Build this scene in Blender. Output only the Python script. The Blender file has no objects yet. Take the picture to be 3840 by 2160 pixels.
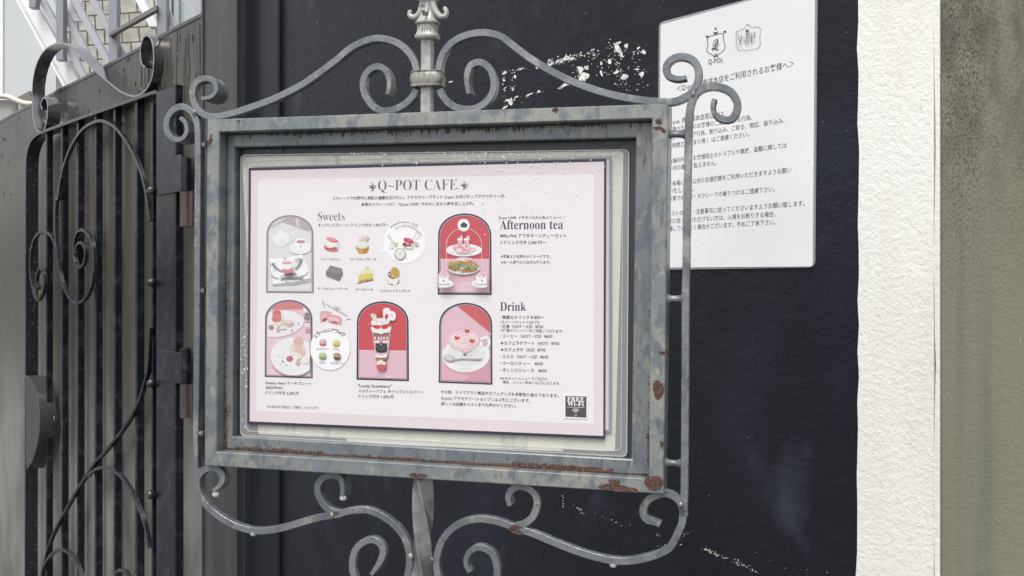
import bpy, bmesh, math, random
from mathutils import Vector, Matrix
from mathutils.geometry import tessellate_polygon
random.seed(7)
C = bpy.context.scene.collection
R = math.radians
# ------------------------------------------------------------------ camera, sky, sun, exposure
FPX = 3876.0                       # focal length in photograph pixels (3840 wide)
CAM = Vector((0, 0, 1.5))
cd = bpy.data.cameras.new('camera'); cd.sensor_width = 36; cd.lens = 36*FPX/3840
cd.clip_start = .05; cd.clip_end = 500
cam = bpy.data.objects.new('camera', cd); cam.location = CAM; cam.rotation_euler = (R(90), 0, 0); C.objects.link(cam)
bpy.context.scene.camera = cam
SUN_EL, SUN_AZ = 58, 200           # azimuth clockwise from +Y
w = bpy.data.worlds.new('World'); bpy.context.scene.world = w; w.use_nodes = True
nt = w.node_tree; bg = nt.nodes['Background']
sky = nt.nodes.new('ShaderNodeTexSky'); sky.sky_type = 'NISHITA'; sky.sun_disc = False
sky.sun_elevation = R(SUN_EL); sky.sun_rotation = R(SUN_AZ); sky.dust_density = 4; sky.air_density = 1.2; sky.ozone_density = .6
hs = nt.nodes.new('ShaderNodeHueSaturation'); hs.inputs['Saturation'].default_value = .14
nt.links.new(sky.outputs[0], hs.inputs['Color']); nt.links.new(hs.outputs[0], bg.inputs[0]); bg.inputs[1].default_value = .15
sd = bpy.data.lights.new('sun', 'SUN'); sd.energy = 1.0; sd.angle = R(25); sd.color = (1, .97, .92)
so = bpy.data.objects.new('sun', sd); C.objects.link(so)
sv = Vector((math.sin(R(SUN_AZ))*math.cos(R(SUN_EL)), math.cos(R(SUN_AZ))*math.cos(R(SUN_EL)), math.sin(R(SUN_EL))))
so.rotation_euler = sv.to_track_quat('Z', 'Y').to_euler(); so.location = sv*20
vs = bpy.context.scene.view_settings
vs.view_transform = 'Standard'; vs.look = 'None'; vs.exposure = 0.55; vs.gamma = 1

# ------------------------------------------------------------------ materials
def lin(h):
    c = [int(h[i:i+2], 16)/255 for i in (0, 2, 4)]
    return tuple(x/12.92 if x <= .04045 else ((x+.055)/1.055)**2.4 for x in c) + (1,)
def mat(name, base, rough=.5, metal=0., layers=(), bumps=(), coat=0., spec=.5, rough2=None):
    """layers: (colour, scale xyz, lo, hi, detail) noise masks; bumps: (scale xyz, strength, distance, detail)"""
    m = bpy.data.materials.new(name); m.use_nodes = True; t = m.node_tree; b = t.nodes['Principled BSDF']
    b.inputs['Roughness'].default_value = rough; b.inputs['Metallic'].default_value = metal
    b.inputs['Specular IOR Level'].default_value = spec; b.inputs['Coat Weight'].default_value = coat; b.inputs['Coat Roughness'].default_value = .12
    base = lin(base) if isinstance(base, str) else tuple(base)+(1,)
    b.inputs['Base Color'].default_value = base
    tc = t.nodes.new('ShaderNodeTexCoord')
    def noise(sc, det, off=0):
        mp = t.nodes.new('ShaderNodeMapping'); mp.inputs['Scale'].default_value = sc if hasattr(sc, '__len__') else (sc,)*3
        mp.inputs['Location'].default_value = (off*3.7, off*1.9, off*5.3)
        n = t.nodes.new('ShaderNodeTexNoise'); n.inputs['Scale'].default_value = 1; n.inputs['Detail'].default_value = det
        n.inputs['Roughness'].default_value = .6
        t.links.new(tc.outputs['Object'], mp.inputs['Vector']); t.links.new(mp.outputs[0], n.inputs['Vector']); return n
    col = None
    for i, L in enumerate(layers):
        opt = L[-1] if isinstance(L[-1], dict) else {}; L = L[:-1] if opt else L
        c, sc, lo, hi = L[:4]; n = noise(sc, L[4] if len(L) > 4 else 4, i+1)
        mr = t.nodes.new('ShaderNodeMapRange'); mr.inputs['From Min'].default_value = lo; mr.inputs['From Max'].default_value = hi
        t.links.new(n.outputs['Fac'], mr.inputs['Value'])
        fac = mr.outputs[0]
        def mul(o2):
            k = t.nodes.new('ShaderNodeMath'); k.operation = 'MULTIPLY'; t.links.new(fac, k.inputs[0]); t.links.new(o2, k.inputs[1]); return k.outputs[0]
        if 'col' in opt:                                   # runs only in some columns
            n2 = noise((opt['col'], .35, .35), 3, i+21); m2_ = t.nodes.new('ShaderNodeMapRange'); m2_.inputs['From Min'].default_value = .42; m2_.inputs['From Max'].default_value = .6
            t.links.new(n2.outputs['Fac'], m2_.inputs['Value']); fac = mul(m2_.outputs[0])
        if 'grad' in opt:                                  # by height: dirt from the top, and the plate's painted pale reflection below
            sx = t.nodes.new('ShaderNodeSeparateXYZ'); t.links.new(tc.outputs['Object'], sx.inputs[0]); m3 = t.nodes.new('ShaderNodeMapRange')
            m3.interpolation_type = 'SMOOTHSTEP'; m3.inputs['From Min'].default_value, m3.inputs['From Max'].default_value = opt['grad']
            t.links.new(sx.outputs['Y'], m3.inputs['Value']); fac = mul(m3.outputs[0])
        mx = t.nodes.new('ShaderNodeMix'); mx.data_type = 'RGBA'
        if col is None: mx.inputs['A'].default_value = base
        else: t.links.new(col, mx.inputs['A'])
        mx.inputs['B'].default_value = lin(c) if isinstance(c, str) else tuple(c)+(1,)
        t.links.new(fac, mx.inputs['Factor']); col = mx.outputs['Result']
        if rough2 is not None and i == len(layers)-1:
            mr2 = t.nodes.new('ShaderNodeMapRange'); mr2.inputs['From Min'].default_value = lo; mr2.inputs['From Max'].default_value = hi
            mr2.inputs['To Min'].default_value = rough; mr2.inputs['To Max'].default_value = rough2
            t.links.new(n.outputs['Fac'], mr2.inputs['Value']); t.links.new(mr2.outputs[0], b.inputs['Roughness'])
    if col is not None: t.links.new(col, b.inputs['Base Color'])
    prev = None
    for i, (sc, st, dist, det) in enumerate(bumps):
        n = noise(sc, det, 10+i); bu = t.nodes.new('ShaderNodeBump'); bu.inputs['Strength'].default_value = st; bu.inputs['Distance'].default_value = dist
        t.links.new(n.outputs['Fac'], bu.inputs['Height'])
        if prev: t.links.new(prev, bu.inputs['Normal'])
        prev = bu.outputs[0]
    if prev: t.links.new(prev, b.inputs['Normal'])
    return m
PC = {}
def ink(h):                        # one printed colour under laminate
    if h not in PC:
        c = lin(h)[:3]; g = .3*c[0]+.55*c[1]+.15*c[2]
        PC[h] = mat('print_'+h, tuple((x*.9+g*.1)/1.30 for x in c), .32, spec=.25, coat=.45)
    return PC[h]
def clear(name, col, alpha, rough=.1):
    m = mat(name, col, rough); m.node_tree.nodes['Principled BSDF'].inputs['Alpha'].default_value = alpha; return m
M = dict(
    steel=mat('grey_wrought_iron', (.175, .19, .205), .30, .25, [((.11, .125, .14), (22, 14, 22), .44, .62), ((.29, .29, .27), (40, 20, 34), .56, .68), ((.09, .075, .06), 90, .62, .70, 5), ((.13, .075, .05), 50, .66, .72)], [(190, .22, .002, 6), (60, .34, .004, 3)], spec=.75),
    twist=mat('worn_twisted_bar', (.26, .27, .275), .30, .45, [((.17, .18, .19), 40, .45, .62), ((.36, .35, .32), 60, .58, .68), ((.12, .09, .065), 90, .66, .72)], [(160, .15, .002, 5)], spec=.6),
    cast=mat('pale_cast_iron', (.40, .395, .375), .38, .15, [((.26, .26, .25), 60, .45, .65), ((.12, .10, .085), 110, .64, .72)], [(240, .2, .0016, 5)]),
    collar=mat('tarnished_collar', (.27, .265, .245), .34, .3, [((.10, .095, .085), 70, .48, .62), ((.42, .41, .38), 90, .56, .66)], [(160, .2, .002, 5)]),
    frame=mat('weathered_frame_paint', (.165, .185, .20), .28, .15, [((.25, .255, .23), (8, 6, 4), .40, .62, 2), ((.125, .147, .17), (62, 40, 10), .47, .60, 3), ((.30, .30, .265), (90, 50, 10), .58, .72, 5), ((.095, .09, .075), (130, 40, 20), .60, .74, 6), ((.13, .065, .045), (75, 60, 30), .70, .73, 6)], [(180, .14, .0016, 6), (35, .12, .003, 3)], spec=.65),
    frame_in=mat('weathered_door_paint', (.14, .16, .178), .30, .15, [((.20, .205, .19), (8, 7, 4), .42, .66, 2), ((.108, .13, .152), (62, 40, 8), .48, .60, 3), ((.25, .25, .225), (110, 26, 8), .58, .70, 4), ((.07, .068, .058), (150, 34, 20), .57, .72, 6), ((.13, .06, .04), (80, 60, 30), .70, .73, 6)], [(180, .14, .0016, 6)], spec=.65),
    seamrust=mat('damp_brown_seam_dirt', (.075, .058, .045), .6, 0, [((.13, .060, .038), 120, .44, .58), ((.045, .04, .033), 200, .54, .64)], [(500, .5, .001, 4)]),
    grime=mat('dark_olive_grime', (.085, .083, .068), .55, 0, [((.045, .043, .036), 160, .44, .58), ((.16, .16, .14), 120, .60, .70)], [(400, .3, .001, 4)]),
    rust=mat('flaking_rust', (.115, .052, .034), .8, 0, [((.045, .026, .02), 300, .40, .56), ((.24, .13, .085), 380, .57, .68)], [(900, .7, .001, 4)]),
    black=mat('black_stucco_paint', (.0092, .0102, .0168), .40, 0, [((.017, .019, .030), (3.2, 1.8, 2), .50, .70, 4), ((.040, .044, .062), (6, 4, 4), .60, .82, 3), ((.0065, .0072, .010), (1.6, 1, 2), .52, .72, 2), ((.05, .05, .052), (60, 7, 40), .70, .78, 6)], [(70, .34, .005, 3), (260, .22, .0015, 3), (9, .3, .012, 2)], spec=.28, rough2=.55),
    white=mat('white_stucco_paint', (.79, .78, .74), .6, 0, [((.72, .705, .65), (9, 2, 5), .48, .72, 5), ((.60, .57, .49), (120, 40, 60), .66, .76, 5)], [(330, .40, .0025, 4), (110, .32, .005, 3), (9, .12, .01, 2)]),
    olive=mat('mossy_olive_concrete', (.195, .19, .132), .75, 0, [((.205, .195, .145), (9, 1.2, 5), .42, .64, 4), ((.155, .16, .125), (22, .9, 5), .5, .66, 4), ((.105, .10, .075), (40, 14, 20), .36, .60, 5, {'grad': (1.45, 1.9)}), ((.060, .056, .042), (430, 230, 100), .49, .60, 6, {'col': 9, 'grad': (1.38, 1.75)}), ((.30, .30, .25), (260, 30, 60), .70, .76, 4)], [(260, .5, .002, 6), (60, .2, .004, 3)]),
    flake=mat('bare_white_plaster', (.76, .75, .71), .7, 0, [((.5, .5, .48), 120, .5, .62)]), flake_dim=mat('thin_grey_undercoat', (.30, .30, .30), .7, 0, [((.12, .12, .125), 200, .45, .6)]),
    plate=mat('dark_steel_plate', (.058, .054, .048), .28, 0, [((.082, .073, .056), (1.6, 1.3, 2), .40, .66, 2), ((.21, .205, .195), (5, 2.2, 5), .25, .62, 4, {'grad': (1.35, .75)}), ((.034, .033, .034), (30, 3, 10), .38, .62, 5, {'grad': (2.02, 2.34)}), ((.02, .02, .021), (60, 5, 20), .50, .62, 5, {'grad': (1.95, 2.3)}), ((.15, .145, .14), (170, 130, 60), .735, .76, 3), ((.015, .015, .015), (120, 90, 60), .71, .73, 3)], [(5, .12, .02, 2), (60, .05, .003, 3)], spec=.36),  # pale lower layer paints in what the plate reflects; dark layers streak its top
    gate=mat('black_gate_paint', (.0065, .008, .014), .22, .0, [((.024, .027, .036), 22, .5, .66), ((.14, .15, .16), 210, .765, .785, 3)], [(60, .10, .003, 4)], spec=.35, coat=.1),
    ribbon=mat('wet_black_ribbon', (.014, .016, .024), .2, 0, [((.03, .033, .042), 22, .5, .66)], [(60, .08, .003, 4)], spec=1., coat=1.),
    latch=mat('satin_lock_case', (.055, .054, .053), .3, .2, [((.06, .06, .06), 12, .45, .6)], [(40, .08, .003, 3)], spec=.5),
    gatetop=mat('worn_gate_paint', (.022, .024, .031), .24, .2, [((.12, .125, .13), 60, .57, .70), ((.02, .02, .022), 30, .5, .6)], [(120, .25, .002, 4)], spec=.5, coat=.3),
    hinge=mat('brown_hinge_paint', (.06, .045, .043), .4, .2, [((.10, .07, .065), (40, 8, 40), .5, .65)], [(80, .15, .002, 4)]),
    post=mat('dark_grey_post_paint', (.045, .047, .051), .33, .2, [((.068, .07, .074), (16, 1, 10), .45, .65, 3)], [(9, .1, .01, 2)], spec=.5),
    panel=mat('blue_black_sheet_paint', (.010, .012, .017), .32, .1, [((.016, .019, .025), (4, .8, 4), .45, .65, 3)], [(30, .07, .004, 3)], spec=.22),
    board=mat('charcoal_backing_board', (.03, .033, .04), .35),
    cream=mat('yellowed_laminated_sheet', (.66, .655, .56), .3, 0, [((.76, .745, .62), (14, 3, 5), .45, .6, 3), ((.45, .455, .41), (30, 9, 5), .58, .68, 4)], [(14, .15, .004, 3)]),
    sleeve=clear('cloudy_clear_plastic', (.62, .63, .62), .2, .1), rim=clear('clear_plastic_rim', (.8, .82, .82), .27, .08),
    drop=clear('rain_water', (.92, .93, .94), .34, .02),
    wpaint=mat('white_steel_paint', (.78, .79, .80), .45, 0, [((.66, .67, .68), (3, 1, 3), .5, .7)], [(40, .05, .004, 3)]),
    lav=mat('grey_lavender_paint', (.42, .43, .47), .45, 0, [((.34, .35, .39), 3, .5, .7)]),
    lavd=mat('dark_grey_lavender_paint', (.25, .26, .295), .45, 0, [((.20, .205, .235), 3, .5, .7)]),  # darker lavender tone of the stair posts
    dgrey=mat('taupe_rail_paint', (.16, .155, .145), .5),
    pwall=mat('pale_siding', (.53, .55, .56), .6, 0, [((.47, .49, .50), (1.5, .4, 1), .45, .65)], [((30, .5, 30), .1, .01, 2)]),
    glass=mat('pale_green_glass', (.50, .58, .54), .12, 0, spec=.7),
    paving=mat('wet_paving', (.15, .147, .142), .4, 0, [((.10, .098, .095), 2, .4, .6)], [(120, .5, .004, 5)]),
    ac=mat('ivory_casing', (.72, .72, .70), .5), hole=mat('dark_perforation', (.09, .09, .09), .7), hose=mat('ivory_hose', (.66, .64, .55), .5),
)
M['ribbon'].node_tree.nodes['Principled BSDF'].inputs['Coat IOR'].default_value = 2.4
def brickmat():
    m = mat('weathered_beige_blocks', (.5, .47, .38), .85); t = m.node_tree; b = t.nodes['Principled BSDF']
    tc = t.nodes.new('ShaderNodeTexCoord'); br = t.nodes.new('ShaderNodeTexBrick')
    br.inputs['Color1'].default_value = (.50, .485, .44, 1); br.inputs['Color2'].default_value = (.62, .605, .56, 1); br.inputs['Mortar'].default_value = (.16, .145, .12, 1)
    br.inputs['Scale'].default_value = 1; br.inputs['Brick Width'].default_value = .15; br.inputs['Row Height'].default_value = .128
    br.inputs['Mortar Size'].default_value = .007; br.inputs['Mortar Smooth'].default_value = .3
    n = t.nodes.new('ShaderNodeTexNoise'); n.inputs['Scale'].default_value = 9; n.inputs['Detail'].default_value = 6
    mx = t.nodes.new('ShaderNodeMix'); mx.data_type = 'RGBA'; mx.blend_type = 'MULTIPLY'; mx.inputs['Factor'].default_value = .75
    cr = t.nodes.new('ShaderNodeValToRGB'); cr.color_ramp.elements[0].position = .35; cr.color_ramp.elements[0].color = (.62, .6, .56, 1); cr.color_ramp.elements[1].position = .58
    mp = t.nodes.new('ShaderNodeMapping'); mp.inputs['Rotation'].default_value = (0, 0, R(-4))
    t.links.new(tc.outputs['Object'], mp.inputs[0]); t.links.new(mp.outputs[0], br.inputs['Vector']); t.links.new(tc.outputs['Object'], n.inputs['Vector'])
    t.links.new(n.outputs['Fac'], cr.inputs[0]); t.links.new(br.outputs['Color'], mx.inputs['A']); t.links.new(cr.outputs[0], mx.inputs['B'])
    t.links.new(mx.outputs['Result'], b.inputs['Base Color'])
    bu = t.nodes.new('ShaderNodeBump'); bu.inputs['Distance'].default_value = .01; t.links.new(br.outputs['Fac'], bu.inputs['Height']); bu.invert = True; t.links.new(bu.outputs[0], b.inputs['Normal'])
    return m
M['block'] = brickmat()

# ------------------------------------------------------------------ planes that stand in the place, and things built on them
class Plane:
    def __init__(s, point, u, v):
        s.O = Vector(point); s.u = Vector(u).normalized(); v = Vector(v); s.n = s.u.cross(v).normalized(); s.v = s.n.cross(s.u)
        s.O = s.O - s.v*(s.O.z/s.v.z)                      # origin on the ground below
    def at(s, x, y, w=0.):                                 # photograph pixel -> plane coordinates at offset w
        d = Vector(((x-1920)/FPX, 1, (1080-y)/FPX)); t = (s.O+s.n*w-CAM).dot(s.n)/d.dot(s.n)
        q = CAM+d*t-s.O; return (q.dot(s.u), q.dot(s.v))
    def mx(s, a=0, b=0):
        m = Matrix((s.u, s.v, s.n)).transposed().to_4x4(); m.translation = s.O+s.u*a+s.v*b; return m
def tag(o, label=None, cat=None, group=None, kind=None):
    for k, x in (('label', label), ('category', cat), ('group', group), ('kind', kind)):
        if x: o[k] = x
    return o
class Thing:
    def __init__(s, name, pl, a=0, b=0, label=None, cat=None, group=None, empty=True):
        s.pl, s.a, s.b = pl, a, b; s.label, s.cat, s.group = label, cat, group
        s.root = None
        if empty:
            s.root = bpy.data.objects.new(name, None); s.root.empty_display_size = .05; C.objects.link(s.root); s.root.matrix_world = pl.mx(a, b); tag(s.root, label, cat, group)
    def add(s, name, mb, parent=None, label=None, smooth=False, kind=None):
        me = mb.mesh(name, s.a, s.b, smooth); o = bpy.data.objects.new(name, me); C.objects.link(o)
        if s.root is None:
            o.matrix_world = s.pl.mx(s.a, s.b); tag(o, s.label, s.cat, s.group, kind); s.root = o
        else:
            o.parent = parent or s.root
            if label: o['label'] = label
            if kind: o['kind'] = kind
        return o
class MB:
    def __init__(s, m=None): s.V, s.F, s.mi, s.mats = [], [], [], []; s.cur = 0; s.m(m) if m else None
    def m(s, m):
        if m not in s.mats: s.mats.append(m)
        s.cur = s.mats.index(m); return s
    def face(s, f): s.F.append(f); s.mi.append(s.cur)
    def v(s, x, y, z): s.V.append((x, y, z)); return len(s.V)-1
    def flat(s, pts, z):
        if len(pts) < 3: return
        ar = sum(pts[i-1][0]*pts[i][1]-pts[i][0]*pts[i-1][1] for i in range(len(pts)))
        if ar < 0: pts = pts[::-1]
        b = len(s.V); s.V += [(p[0], p[1], z) for p in pts]
        for t in tessellate_polygon([[Vector((p[0], p[1], 0)) for p in pts]]):
            A, B, D = [pts[i] for i in t]
            if (B[0]-A[0])*(D[1]-A[1])-(B[1]-A[1])*(D[0]-A[0]) < 0: t = (t[0], t[2], t[1])
            s.face([b+i for i in t])
    def prism(s, pts, z1, z0, bev=0.):                     # outline at the front z1, back z0 (z1 > z0)
        ar = sum(pts[i-1][0]*pts[i][1]-pts[i][0]*pts[i-1][1] for i in range(len(pts)))
        if ar < 0: pts = pts[::-1]
        n = len(pts)
        if bev:
            ins = inset(pts, bev); rings = [(pts, z0), (pts, z1-bev), (ins, z1)]
        else: rings = [(pts, z0), (pts, z1)]
        bs = []
        for p, z in rings: bs.append(len(s.V)); s.V += [(q[0], q[1], z) for q in p]
        for k in range(len(bs)-1):
            for i in range(n):
                j = (i+1) % n; s.face([bs[k]+i, bs[k]+j, bs[k+1]+j, bs[k+1]+i])
        for base, rev, pp in ((bs[-1], False, rings[-1][0]), (bs[0], True, pts)):
            for t in tessellate_polygon([[Vector((p[0], p[1], 0)) for p in pp]]):
                A, B, D = [pp[i] for i in t]
                if ((B[0]-A[0])*(D[1]-A[1])-(B[1]-A[1])*(D[0]-A[0]) < 0) != rev: t = (t[0], t[2], t[1])
                s.face([base+i for i in t])
    def box(s, x0, x1, y0, y1, z0, z1, bev=0.): s.prism([(x0, y0), (x1, y0), (x1, y1), (x0, y1)], z1, z0, bev)
    def ring(s, outer, inner, z1, z0, bev=.0008):          # mitred four-sided frame
        def loop(p, q, t): return [(a[0]+(b[0]-a[0])*t, a[1]+(b[1]-a[1])*t) for a, b in zip(p, q)]
        L = .02*1.; d = bev/max(.004, math.dist(outer[0], inner[0])*.7)
        rings = [(outer, z0), (outer, z1-bev), (loop(outer, inner, d), z1), (loop(inner, outer, d), z1), (inner, z1-bev), (inner, z0)]
        b = [len(s.V)+4*i for i in range(6)]
        for p, z in rings: s.V += [(q[0], q[1], z) for q in p]
        for k in range(6):
            for i in range(4):
                j = (i+1) % 4; k2 = (k+1) % 6
                s.face([b[k]+i, b[k]+j, b[k2]+j, b[k2]+i])
    def sweep(s, path, width, z1, depth, flare=0., flare_at=.8, both=False, taper=1., bev=.0006):
        """bar swept along a plane path: width in the plane, depth behind the face z1; ends may flare and split into ridges"""
        n = len(path); acc = [0.]
        for i in range(1, n): acc.append(acc[-1]+math.dist(path[i], path[i-1]))
        T = acc[-1] or 1; base = len(s.V); K = 18
        for i, p in enumerate(path):
            a, c = path[max(0, i-1)], path[min(n-1, i+1)]; tx, ty = c[0]-a[0], c[1]-a[1]; l = math.hypot(tx, ty) or 1; nx, ny = -ty/l, tx/l
            t = acc[i]/T; f = max(0, (t-flare_at)/(1-flare_at)) if flare else 0
            if both and flare: f = max(f, (1-flare_at-t)/(1-flare_at))
            f = f*f*(3-2*f); dp = depth*(1+flare*f); h = width/2*(1-(1-taper)*f); am = h*.75*f
            sec = [(h-bev, 0), (h, -bev)]
            for k in range(1, 14):
                q = k/14; sec.append((h-am*(1-abs(math.sin(q*math.pi*3.5))), -bev-(dp-2*bev)*q))
            sec += [(h, -dp+bev), (h-bev, -dp)]
            sec += [(-x, z) for x, z in sec[::-1]][:8] if False else [(-x, z) for x, z in sec[::-1]]
            for x, z in sec: s.V.append((p[0]+nx*x, p[1]+ny*x, z1+z))
            K = len(sec)
        for i in range(n-1):
            for k in range(K):
                j = (k+1) % K; a = base+i*K
                s.face([a+k, a+K+k, a+K+j, a+j])
        s.face([base+k for k in range(K)]); s.face([base+(n-1)*K+k for k in range(K)][::-1])
    def tube(s, pts, r, seg=8, r1=None):                   # round bar through 3-D points
        P = [Vector(p) for p in pts]; n = len(P); base = len(s.V); up = Vector((0, 0, 1))
        for i in range(n):
            t = (P[min(n-1, i+1)]-P[max(0, i-1)]).normalized(); x = t.cross(up)
            if x.length < .05: x = t.cross(Vector((1, 0, 0)))
            x.normalize(); y = x.cross(t); rr = r if r1 is None else r+(r1-r)*i/(n-1)
            for k in range(seg):
                a = k*2*math.pi/seg; q = P[i]+x*math.cos(a)*rr+y*math.sin(a)*rr; s.V.append(tuple(q))
        for i in range(n-1):
            for k in range(seg):
                j = (k+1) % seg; a = base+i*seg; s.face([a+k, a+j, a+seg+j, a+seg+k])
        s.face([base+k for k in range(seg)][::-1]); s.face([base+(n-1)*seg+k for k in range(seg)])
    def stack(s, rings, close=True):                       # rings of equal length
        n = len(rings[0]); b = len(s.V)
        for r in rings: s.V += r
        for i in range(len(rings)-1):
            for k in range(n):
                j = (k+1) % n; a = b+i*n; s.face([a+k, a+j, a+n+j, a+n+k])
        s.face([b+k for k in range(n)][::-1]); s.face([b+(len(rings)-1)*n+k for k in range(n)])
    def ball(s, c, r, sz=(1, 1, 1), seg=10, jit=0.):
        rings = []
        for i in range(1, 6):
            th = math.pi*i/6
            rings.append([(c[0]+r*sz[0]*math.sin(th)*math.cos(2*math.pi*k/seg)*(1+random.uniform(-jit, jit)), c[1]+r*sz[1]*math.sin(th)*math.sin(2*math.pi*k/seg)*(1+random.uniform(-jit, jit)), c[2]-r*sz[2]*math.cos(th)) for k in range(seg)])
        s.stack(rings)
    def mesh(s, name, a, b, smooth):
        me = bpy.data.meshes.new(name); me.from_pydata([(x-a, y-b, z) for x, y, z in s.V], [], s.F)
        for m in s.mats: me.materials.append(m)
        me.polygons.foreach_set('material_index', s.mi)
        bm = bmesh.new(); bm.from_mesh(me)
        if not getattr(s, 'isflat', False): bmesh.ops.recalc_face_normals(bm, faces=bm.faces)
        if smooth:
            for f in bm.faces: f.smooth = True
            for e in bm.edges:
                if len(e.link_faces) == 2 and e.calc_face_angle(0) > R(38): e.smooth = False
        bm.to_mesh(me); bm.free(); me.update(); return me
def inset(pts, d):
    n = len(pts); out = []
    for i in range(n):
        a, b, c = pts[i-1], pts[i], pts[(i+1) % n]
        e1 = Vector((b[0]-a[0], b[1]-a[1])); e2 = Vector((c[0]-b[0], c[1]-b[1]))
        if e1.length < 1e-9 or e2.length < 1e-9: out.append(b); continue
        e1.normalize(); e2.normalize(); m = Vector((-e1.y-e2.y, e1.x+e2.x)); k = m.length
        if k < .2: out.append(b); continue
        m /= k; cosv = max(.4, m.x*-e1.y+m.y*e1.x); out.append((b[0]+m.x*d/cosv, b[1]+m.y*d/cosv))
    return out
def spline(p, n=8, closed=False):
    out = []; N = len(p)
    for i in range(N if closed else N-1):
        g = (lambda k: p[k % N]) if closed else (lambda k: p[max(0, min(N-1, k))])
        a, b, c, d = g(i-1), g(i), g(i+1), g(i+2)
        for k in range(n):
            t = k/n
            out.append(tuple(.5*(2*b[q]+(c[q]-a[q])*t+(2*a[q]-5*b[q]+4*c[q]-d[q])*t*t+(3*b[q]-a[q]-3*c[q]+d[q])*t**3) for q in range(len(b))))
    if not closed: out.append(tuple(p[-1]))
    return out
def zoom(ox, oy, s): return lambda *p: [(ox+x/s, oy+y/s) for x, y in p]
def plane_pts(pl, pts, wv=0.): return [pl.at(x, y, wv) for x, y in pts]
def rounded(q, r, n=5):                                    # round the corners of a quad given in plane coordinates
    out = []
    for i in range(4):
        p = Vector(q[i]); a = (Vector(q[i-1])-p).normalized(); b = (Vector(q[(i+1) % 4])-p).normalized()
        for k in range(n+1):
            t = k/n; s0 = p+a*r*(1-t)**2+b*r*t**2; out.append((s0.x, s0.y))
    return out
Z1 = zoom(0, 0, 1.811); Z2 = zoom(0, 700, 1.811); Z3 = zoom(0, 1360, 1.811); Z4 = zoom(700, 0, 1.811); Z5 = zoom(1600, 0, 1.811)
Z6 = zoom(2400, 0, 1.3174); Z7 = zoom(2400, 1000, 1.2493); Z8 = zoom(700, 1500, 2.195); Y1 = zoom(1600, 1500, 2.195)
R2 = zoom(900, 550, 2.4147); R3 = zoom(1600, 550, 2.415); R4 = zoom(900, 1100, 2.4147); R5 = zoom(1600, 1100, 2.415)
N1 = zoom(2440, 0, 2.786); N2 = zoom(2440, 380, 2.264); FZ = zoom(1360, 0, 3.294); SZ = zoom(0, 0, 3.2936)
V1 = zoom(960, 760, 4.025); V2 = zoom(1620, 780, 4.14); V3 = zoom(980, 1120, 4.674); V4 = zoom(1320, 1110, 4.2625); V5 = zoom(1620, 1110, 4.14); VS = zoom(1180, 800, 4.675)

WD = Vector((.634, -.773, 0))
def ray(x, z): return Vector(((x-1920)/FPX*z, z, 1.5))
WALL = Plane((.2468, 1.739, 1.5), WD, (0, 0, 1))
FENCE = Plane(ray(764, 3.10), (.640, -.768, 0), (0, 0, 1))
GATE = Plane(ray(657, 3.20), (.665, -.747, 0), (0, 0, 1))
SC = 1.147
SIGN = Plane(Vector((-.08705*SC, SC, 1.5-.0074*SC)), (.96634, -.2570, -.01164), (.01062, -.00535, .99993))
BACK = lambda z: Plane((0, z, 1.5), (1, 0, 0), (0, 0, 1))

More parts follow.
